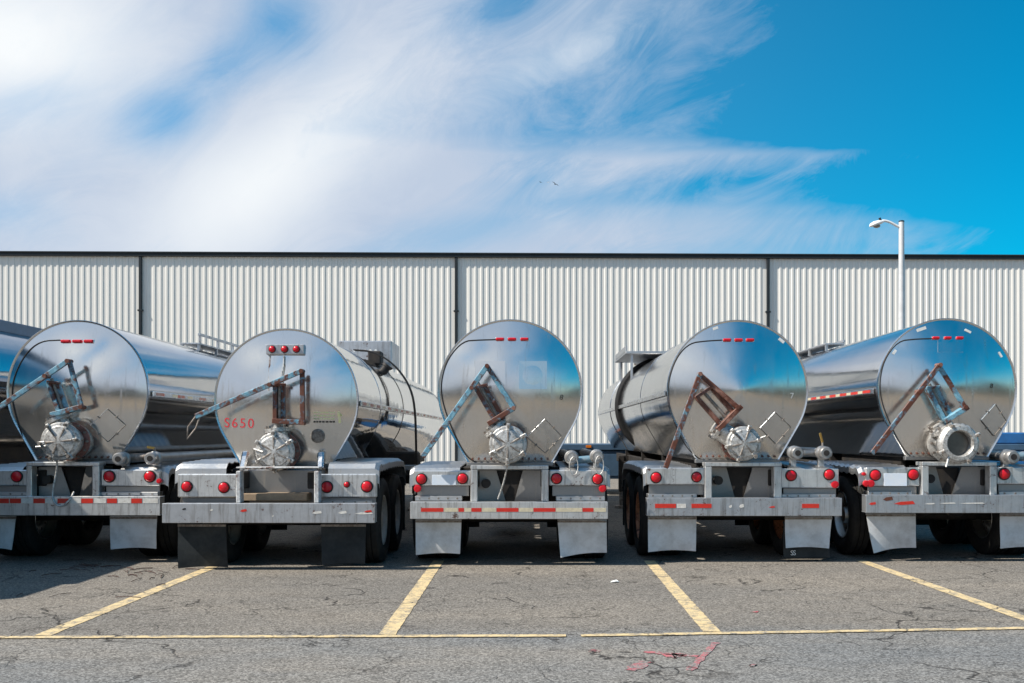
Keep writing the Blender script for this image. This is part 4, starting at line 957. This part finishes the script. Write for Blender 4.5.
# -------- trailer whose front half shows at the left edge (its rear stands nearer, out of frame)
def left_trailer():
    root = empty('tank_trailer', (-8.4, 8.2, 0)); tag(root, 'taller silver tank trailer cut off by the left edge of the picture', 'tank trailer', 'tank trailers parked in a row')
    r, zc, Ln = 1.02, 2.27, 13.5
    def ring(y, s): return [(r * s * math.cos(2 * math.pi * k / 72), y, zc + r * s * math.sin(2 * math.pi * k / 72)) for k in range(72)]
    MB().rings([ring(.25 - .15 * (1 - t * t), t) for t in (.02, .3, .5, .7, .85, .95, 1)] + [ring(.25 + Ln * k / 20, 1) for k in range(1, 21)] + [ring(.25 + Ln + d, s) for d, s in ((.08, .98), (.2, .88), (.3, .65), (.36, .2))], 'barrel').build('tank_shell', root)
    mb = MB(); mb.box((r + .0, .4, zc - .04), (r + .03, Ln, zc + .04), 'black', .005); mb.build('side_rail', root)
    for y in (4.2, 4.75, 8.0):
        mb = MB(); mb.box((r * .71 - .02, y, zc + r * .71 - .02), (r * .71 + .03, y + .09, zc + r * .71 + .03), 'orange_lens', .01); mb.build('marker_light', root)
    mb = MB(); mb.box((-.15, 1, zc + r - .02), (.6, 10.5, zc + r * .86 - .05), 'slate_blue', .01); mb.build('catwalk', root)
    mb = MB()
    for s_ in (-1, 1): mb.box((s_ * .45 - .05, .2, .95), (s_ * .45 + .05, Ln - .4, 1.18), 'black', .01); mb.box((s_ * .45 - .04, .6, 1.17), (s_ * .45 + .04, Ln - 1, zc - r + .25), 'black')
    for y in (.4, 3, 6, 9): mb.box((-.40, y, 1.0), (.40, y + .12, 1.1), 'black')
    mb.build('chassis_frame', root)
    MB().box((-1.2, 0, .55), (1.2, .12, .78), 'alu', .01).build('bumper', root)
    MB().box((-.5, .05, .78), (.5, .12, 1.2), 'alu', .01).build('rear_frame', root)
    for ay in (1.0, 2.25):
        MB().cyl((-1, ay, .515), (1, ay, .515), .065, 'black', 12).build('axle', root)
        MB().box((-.5, ay - .3, .58), (.5, ay + .3, .96), 'black').build('suspension', root)
        for s_ in (-1, 1):
            for xo in (1.11, .80):
                wl = empty('wheel', (s_ * xo, ay, .515), root)
                if s_ < 0: wl.rotation_euler = (0, 0, math.pi)
                for nm, key in (('tyre', 'tyre'), ('rim', 'rim_white')):
                    t = bpy.data.objects.new(nm, WM[key]); COL.objects.link(t); t.parent = wl
    for s_ in (-1, 1):
        mb = MB(); mb.box((s_ * .62 - .06, 9.1, .05), (s_ * .62 + .06, 9.22, 1.12), 'black', .01); mb.box((s_ * .62 - .14, 9.02, 0), (s_ * .62 + .14, 9.3, .06), 'cast_dark', .01); mb.box((min(s_ * .43, s_ * .62), 9.12, 1.0), (max(s_ * .43, s_ * .62), 9.2, 1.12), 'black'); mb.build('landing_leg', root)
left_trailer()
fl = [o for o in t4.children if o.name.startswith('mud_flap')][-1]
ex = (793.5 - PX) * (11.9 + .21) / F - t4.location.x
MB().box((ex - .12, .225, .045), (ex + .45, .235, .5), 'black_flap', .004).build('lower_flap', fl)
lettering('SS', .085, 'white_print', face_frame(Vector((ex, .222, .105))), 'flap_emblem', fl, spacing=.8)

# ------------------------------------------------------------------ blue flatbed along the warehouse wall
def flatbed():
    Y = 25.5; root = empty('flatbed_trailer', (6.2, Y, 0)); tag(root, 'blue flatbed trailer standing crosswise before the warehouse wall behind the tank trailers', 'flatbed trailer')
    x0, x1 = -7.6, 8.2; zt = CAMZ - (444 - PY) * Y / F
    mb = MB(); mb.box((x0, 0, zt - .16), (x1, 2.4, zt), 'slate_blue', .015); mb.build('deck', root)
    for k in range(8):
        xx = x0 + .9 + k * 2.0; mb = MB(); mb.box((xx, -.025, zt - .10), (xx + .14, -.002, zt - .03), 'orange_lens', .006); mb.build('marker_light', root)
    mb = MB(); mb.box((x0 + .3, .5, zt - .45), (x1 - .3, .7, zt - .163), 'slate_blue'); mb.box((x0 + .3, 1.7, zt - .45), (x1 - .3, 1.9, zt - .163), 'slate_blue'); mb.build('frame', root)
    for a, b_, mt_ in ((-4.5, -3.1, 'slate_blue'), (-6.9, -5.9, 'truck_blue'), (5.0, 7.6, 'truck_blue')):
        mb = MB(); mb.box((a, .05, .42), (b_, .48, zt - .165), mt_, .02); mb.box((a + .1, .03, .5), (b_ - .1, .048, zt - .26), mt_, .005); mb.build('toolbox', root)
    for ax in (2.2, 3.5):
        for yy, fl in ((.15, -1), (2.25, 1)):
            wl = empty('wheel', (ax, yy, .515), root); wl.rotation_euler = (0, 0, R(90) * fl)
            for nm, key in (('tyre', 'tyre'), ('rim', 'rim_white')):
                t = bpy.data.objects.new(nm, WM[key]); COL.objects.link(t); t.parent = wl
        MB().cyl((ax, .2, .515), (ax, 2.2, .515), .06, 'black', 10).build('axle', root)
        MB().box((ax - .3, .5, .515), (ax + .3, 1.9, zt - .455), 'black').build('suspension', root)
    for yy in (.4, 1.9):
        mb = MB(); mb.box((-5.4, yy, .05), (-5.28, yy + .12, zt - .17), 'black'); mb.box((-5.5, yy - .1, 0), (-5.18, yy + .22, .06), 'black'); mb.build('landing_leg', root)
    mb = MB(); mb.box((4.2, .03, zt + .003), (8.1, 2.3, zt + .30), 'truck_blue', .03); mb.build('tarpaulin', root)
flatbed()

# ------------------------------------------------------------------ small litter
tw = MB(); rr = random.Random(5)
for _ in range(46):
    px, py = rr.choice(((rr.gauss(138, 12), rr.gauss(575, 3.2)), (rr.gauss(92, 12), rr.gauss(566, 3)), (rr.uniform(10, 200), rr.uniform(563, 600))))
    p = G(px, max(558, py)); a = rr.uniform(0, 6.28); l = rr.uniform(.04, .28); d = Vector((math.cos(a), math.sin(a), 0)) * l
    s_ = Vector((-d.y, d.x, 0)).normalized() * rr.uniform(.006, .016)
    tw.tube([p + Vector((0, 0, .008)), p + d * .5 + s_ * .7 + Vector((0, 0, .016)), p + d + Vector((0, 0, .008))], rr.uniform(.0025, .0055), 'twig', 5)
o = tw.build('twig_litter'); o['kind'] = 'stuff'
def scrap(px, py, s, label, mat='white_print'):
    mb = MB(); p = G(px, py); mb.poly_prism([(-s, -s * .4, 0), (s * .2, -s * .7, .01), (s, -s * .1, .004), (s * .5, s * .6, .018), (-s * .6, s * .5, .006)], (0, 0, .006), mat)
    o = mb.build('paper_scrap'); o.location = (p.x, p.y, .003); tag(o, label, 'litter')
scrap(614.5, 582.5, .045, 'white paper scrap lying on the brown asphalt right of the middle trailer')

# ------------------------------------------------------------------ light
SUN = Vector((-1.0, -0.36, 1.06)).normalized()           # towards the sun
elev = math.asin(SUN.z); az = math.atan2(SUN.x, SUN.y)
sl = bpy.data.lights.new('sun', 'SUN'); sl.energy = 5.0; sl.angle = R(0.5); sl.color = (1.0, 0.94, 0.84)
so = bpy.data.objects.new('sun', sl); COL.objects.link(so); so.rotation_euler = (-SUN).to_track_quat('-Z', 'Y').to_euler(); so.location = (-30, -15, 40)

wd = bpy.data.worlds.new('World'); scene.world = wd; wd.use_nodes = True; nt = wd.node_tree
bg = nt.nodes['Background']; STR = 0.075; bg.inputs['Strength'].default_value = STR
sky = node(nt, 'ShaderNodeTexSky', sky_type='NISHITA'); sky.sun_disc = False; sky.sun_elevation = elev; sky.sun_rotation = az
sky.air_density = 1.0; sky.dust_density = 0.6; sky.ozone_density = 2.0
hs = node(nt, 'ShaderNodeHueSaturation'); hs.inputs['Hue'].default_value = 0.482; hs.inputs['Saturation'].default_value = 1.95; hs.inputs['Value'].default_value = 1.22
nt.links.new(sky.outputs[0], hs.inputs['Color'])
tc = node(nt, 'ShaderNodeTexCoord'); sep = node(nt, 'ShaderNodeSeparateXYZ'); nt.links.new(tc.outputs['Generated'], sep.inputs[0])
dyc = mth(nt, 'MAXIMUM', mth(nt, 'ABSOLUTE', sep.outputs[1]), 0.30)
u = mth(nt, 'DIVIDE', sep.outputs[0], dyc); v = mth(nt, 'DIVIDE', sep.outputs[2], dyc)
# cloud plane coordinates: stretch along the wind (lower left to upper right)
def comb(a, b_):
    c = node(nt, 'ShaderNodeCombineXYZ')
    for i, s in enumerate((a, b_)): nt.links.new(s, c.inputs[i])
    return c.outputs[0]
along = mth(nt, 'ADD', mth(nt, 'MULTIPLY', u, 0.86), mth(nt, 'MULTIPLY', v, 0.50))
across = mth(nt, 'SUBTRACT', mth(nt, 'MULTIPLY', v, 0.86), mth(nt, 'MULTIPLY', u, 0.50))
wind = comb(mth(nt, 'MULTIPLY', along, 0.42), across)
nA = noise(nt, wind, 5.0, 7, 0.58, 0.5); nB = noise(nt, wind, 16.0, 10, 0.70, 1.1); nC = noise(nt, comb(u, v), 3.2, 5, 0.55)
low = noise(nt, comb(mth(nt, 'MULTIPLY', u, 0.35), v), 22.0, 7, 0.65, 0.6)
# right-hand edge of the cloud sheet as a function of height
def pv(py): return (435 - py) / F
def pu(px): return (px - PX) / F
VMAX = 0.46
edge_pts = [(0, 745), (35, 735), (70, 700), (110, 660), (132, 640), (144, 715), (157, 855), (170, 815), (184, 760), (200, 780), (214, 850), (228, 905), (240, 915), (252, 890)]
stops = sorted([(pv(py) / VMAX, (pu(px) + 0.6) / 1.2) for py, px in edge_pts])
vs_ = mth(nt, 'ADD', v, mth(nt, 'ADD', mth(nt, 'MULTIPLY', mth(nt, 'SUBTRACT', nA, 0.5), 0.05), mth(nt, 'MULTIPLY', mth(nt, 'SUBTRACT', nB, 0.5), 0.03)))
er = ramp(nt, mth(nt, 'DIVIDE', vs_, VMAX), stops, 'EASE')
edge = mth(nt, 'SUBTRACT', mth(nt, 'MULTIPLY', er, 1.2), 0.6)
dist = mth(nt, 'SUBTRACT', edge, u)                                     # >0 inside
dist = mth(nt, 'ADD', dist, mth(nt, 'ADD', mth(nt, 'MULTIPLY', mth(nt, 'SUBTRACT', nA, 0.5), 0.24), mth(nt, 'MULTIPLY', mth(nt, 'SUBTRACT', nB, 0.5), 0.30)))
cov = ramp(nt, mth(nt, 'ADD', mth(nt, 'MULTIPLY', dist, 1.0), 0.5), [(0.44, 0.0), (0.52, 0.28), (0.64, 0.62), (0.84, 1.0)])
def gauss(px, py, rx, ry, ang=0.0, wob=0.5):
    du = mth(nt, 'SUBTRACT', u, pu(px)); dv = mth(nt, 'SUBTRACT', v, pv(py)); ca, sa = math.cos(R(ang)), math.sin(R(ang))
    a = mth(nt, 'DIVIDE', mth(nt, 'ADD', mth(nt, 'MULTIPLY', du, ca), mth(nt, 'MULTIPLY', dv, sa)), rx / F)
    b_ = mth(nt, 'DIVIDE', mth(nt, 'SUBTRACT', mth(nt, 'MULTIPLY', dv, ca), mth(nt, 'MULTIPLY', du, sa)), ry / F)
    q = mth(nt, 'ADD', mth(nt, 'MULTIPLY', a, a), mth(nt, 'MULTIPLY', b_, b_))
    if wob: q = mth(nt, 'ADD', q, mth(nt, 'MULTIPLY', mth(nt, 'SUBTRACT', nB, 0.5), wob * 4))
    return mth(nt, 'POWER', 2.718, mth(nt, 'MULTIPLY', mth(nt, 'MAXIMUM', q, 0.0), -1.0))
holes = [(166, 114, 46, 30, 20, .85, .3), (284, 20, 40, 46, 20, .9, .3), (230, 62, 36, 24, 30, .6, .5), (500, 6, 60, 22, 20, .6, .5), (30, 105, 70, 26, 10, .30, .3), (5, 212, 45, 20, 0, .30, .3), (455, 232, 110, 22, 12, .40, .3), (545, 150, 60, 60, 30, .30, .5), (690, 190, 60, 14, 10, .35, .6), (640, 40, 40, 30, 30, .28, .5)]
tot = None
fade_up = ramp(nt, mth(nt, 'MULTIPLY', v, 0.5), [(0.25, 1.0), (0.45, 0.25)])
for px, py, rx, ry, ang, amt, wob in holes:
    gq = mth(nt, 'MULTIPLY', gauss(px, py, rx, ry, ang, wob), amt); tot = gq if tot is None else mth(nt, 'ADD', tot, gq)
cov = mth(nt, 'SUBTRACT', cov, tot, clamp=True)
thin = mth(nt, 'ADD', 0.93, mth(nt, 'ADD', mth(nt, 'MULTIPLY', mth(nt, 'SUBTRACT', nA, 0.4), 0.6), mth(nt, 'MULTIPLY', mth(nt, 'SUBTRACT', nB, 0.5), 0.32)))
cov = mth(nt, 'MULTIPLY', mth(nt, 'MULTIPLY', cov, fade_up), thin, clamp=True)
cov = mth(nt, 'MULTIPLY', cov, ramp(nt, sep.outputs[2], [(0.0, 0.4), (0.05, 1.0)]), clamp=True)
bright = mth(nt, 'ADD', mth(nt, 'MULTIPLY', gauss(270, 175, 170, 60, 35, .2), 0.8), mth(nt, 'MULTIPLY', gauss(20, 40, 150, 90, 0, .2), 1.0))
bright = mth(nt, 'ADD', bright, mth(nt, 'MULTIPLY', gauss(590, 50, 110, 22, 22, .2), 0.5))
bright = mth(nt, 'ADD', bright, mth(nt, 'ADD', mth(nt, 'MULTIPLY', mth(nt, 'SUBTRACT', nC, 0.5), 0.9), mth(nt, 'MULTIPLY', mth(nt, 'SUBTRACT', nB, 0.5), 0.5)), clamp=True)
k = 10.0
ccol = mix(nt, bright, tuple(x * k for x in (0.48, 0.56, 0.69)), tuple(x * k for x in (0.86, 0.89, 0.91)))
# the sky pales towards the sun on the left and towards the horizon
pale = ramp(nt, mth(nt, 'ADD', u, 0.5), [(0.0, 0.60), (0.45, 0.28), (0.68, 0.06), (1.0, 0.0)], 'B_SPLINE')
blue = mix(nt, pale, hs.outputs[0], tuple(x * k for x in (0.27, 0.50, 0.80)))
skyc = mix(nt, cov, blue, ccol)
nt.links.new(skyc, bg.inputs['Color'])

scene.view_settings.view_transform = 'Standard'; scene.view_settings.look = 'None'
scene.view_settings.exposure = 0.55; scene.view_settings.gamma = 1.0
scene.cycles.max_bounces = 8; scene.cycles.glossy_bounces = 5; scene.cycles.diffuse_bounces = 3; scene.cycles.use_denoising = True
scene.cycles.sample_clamp_indirect = 6.0
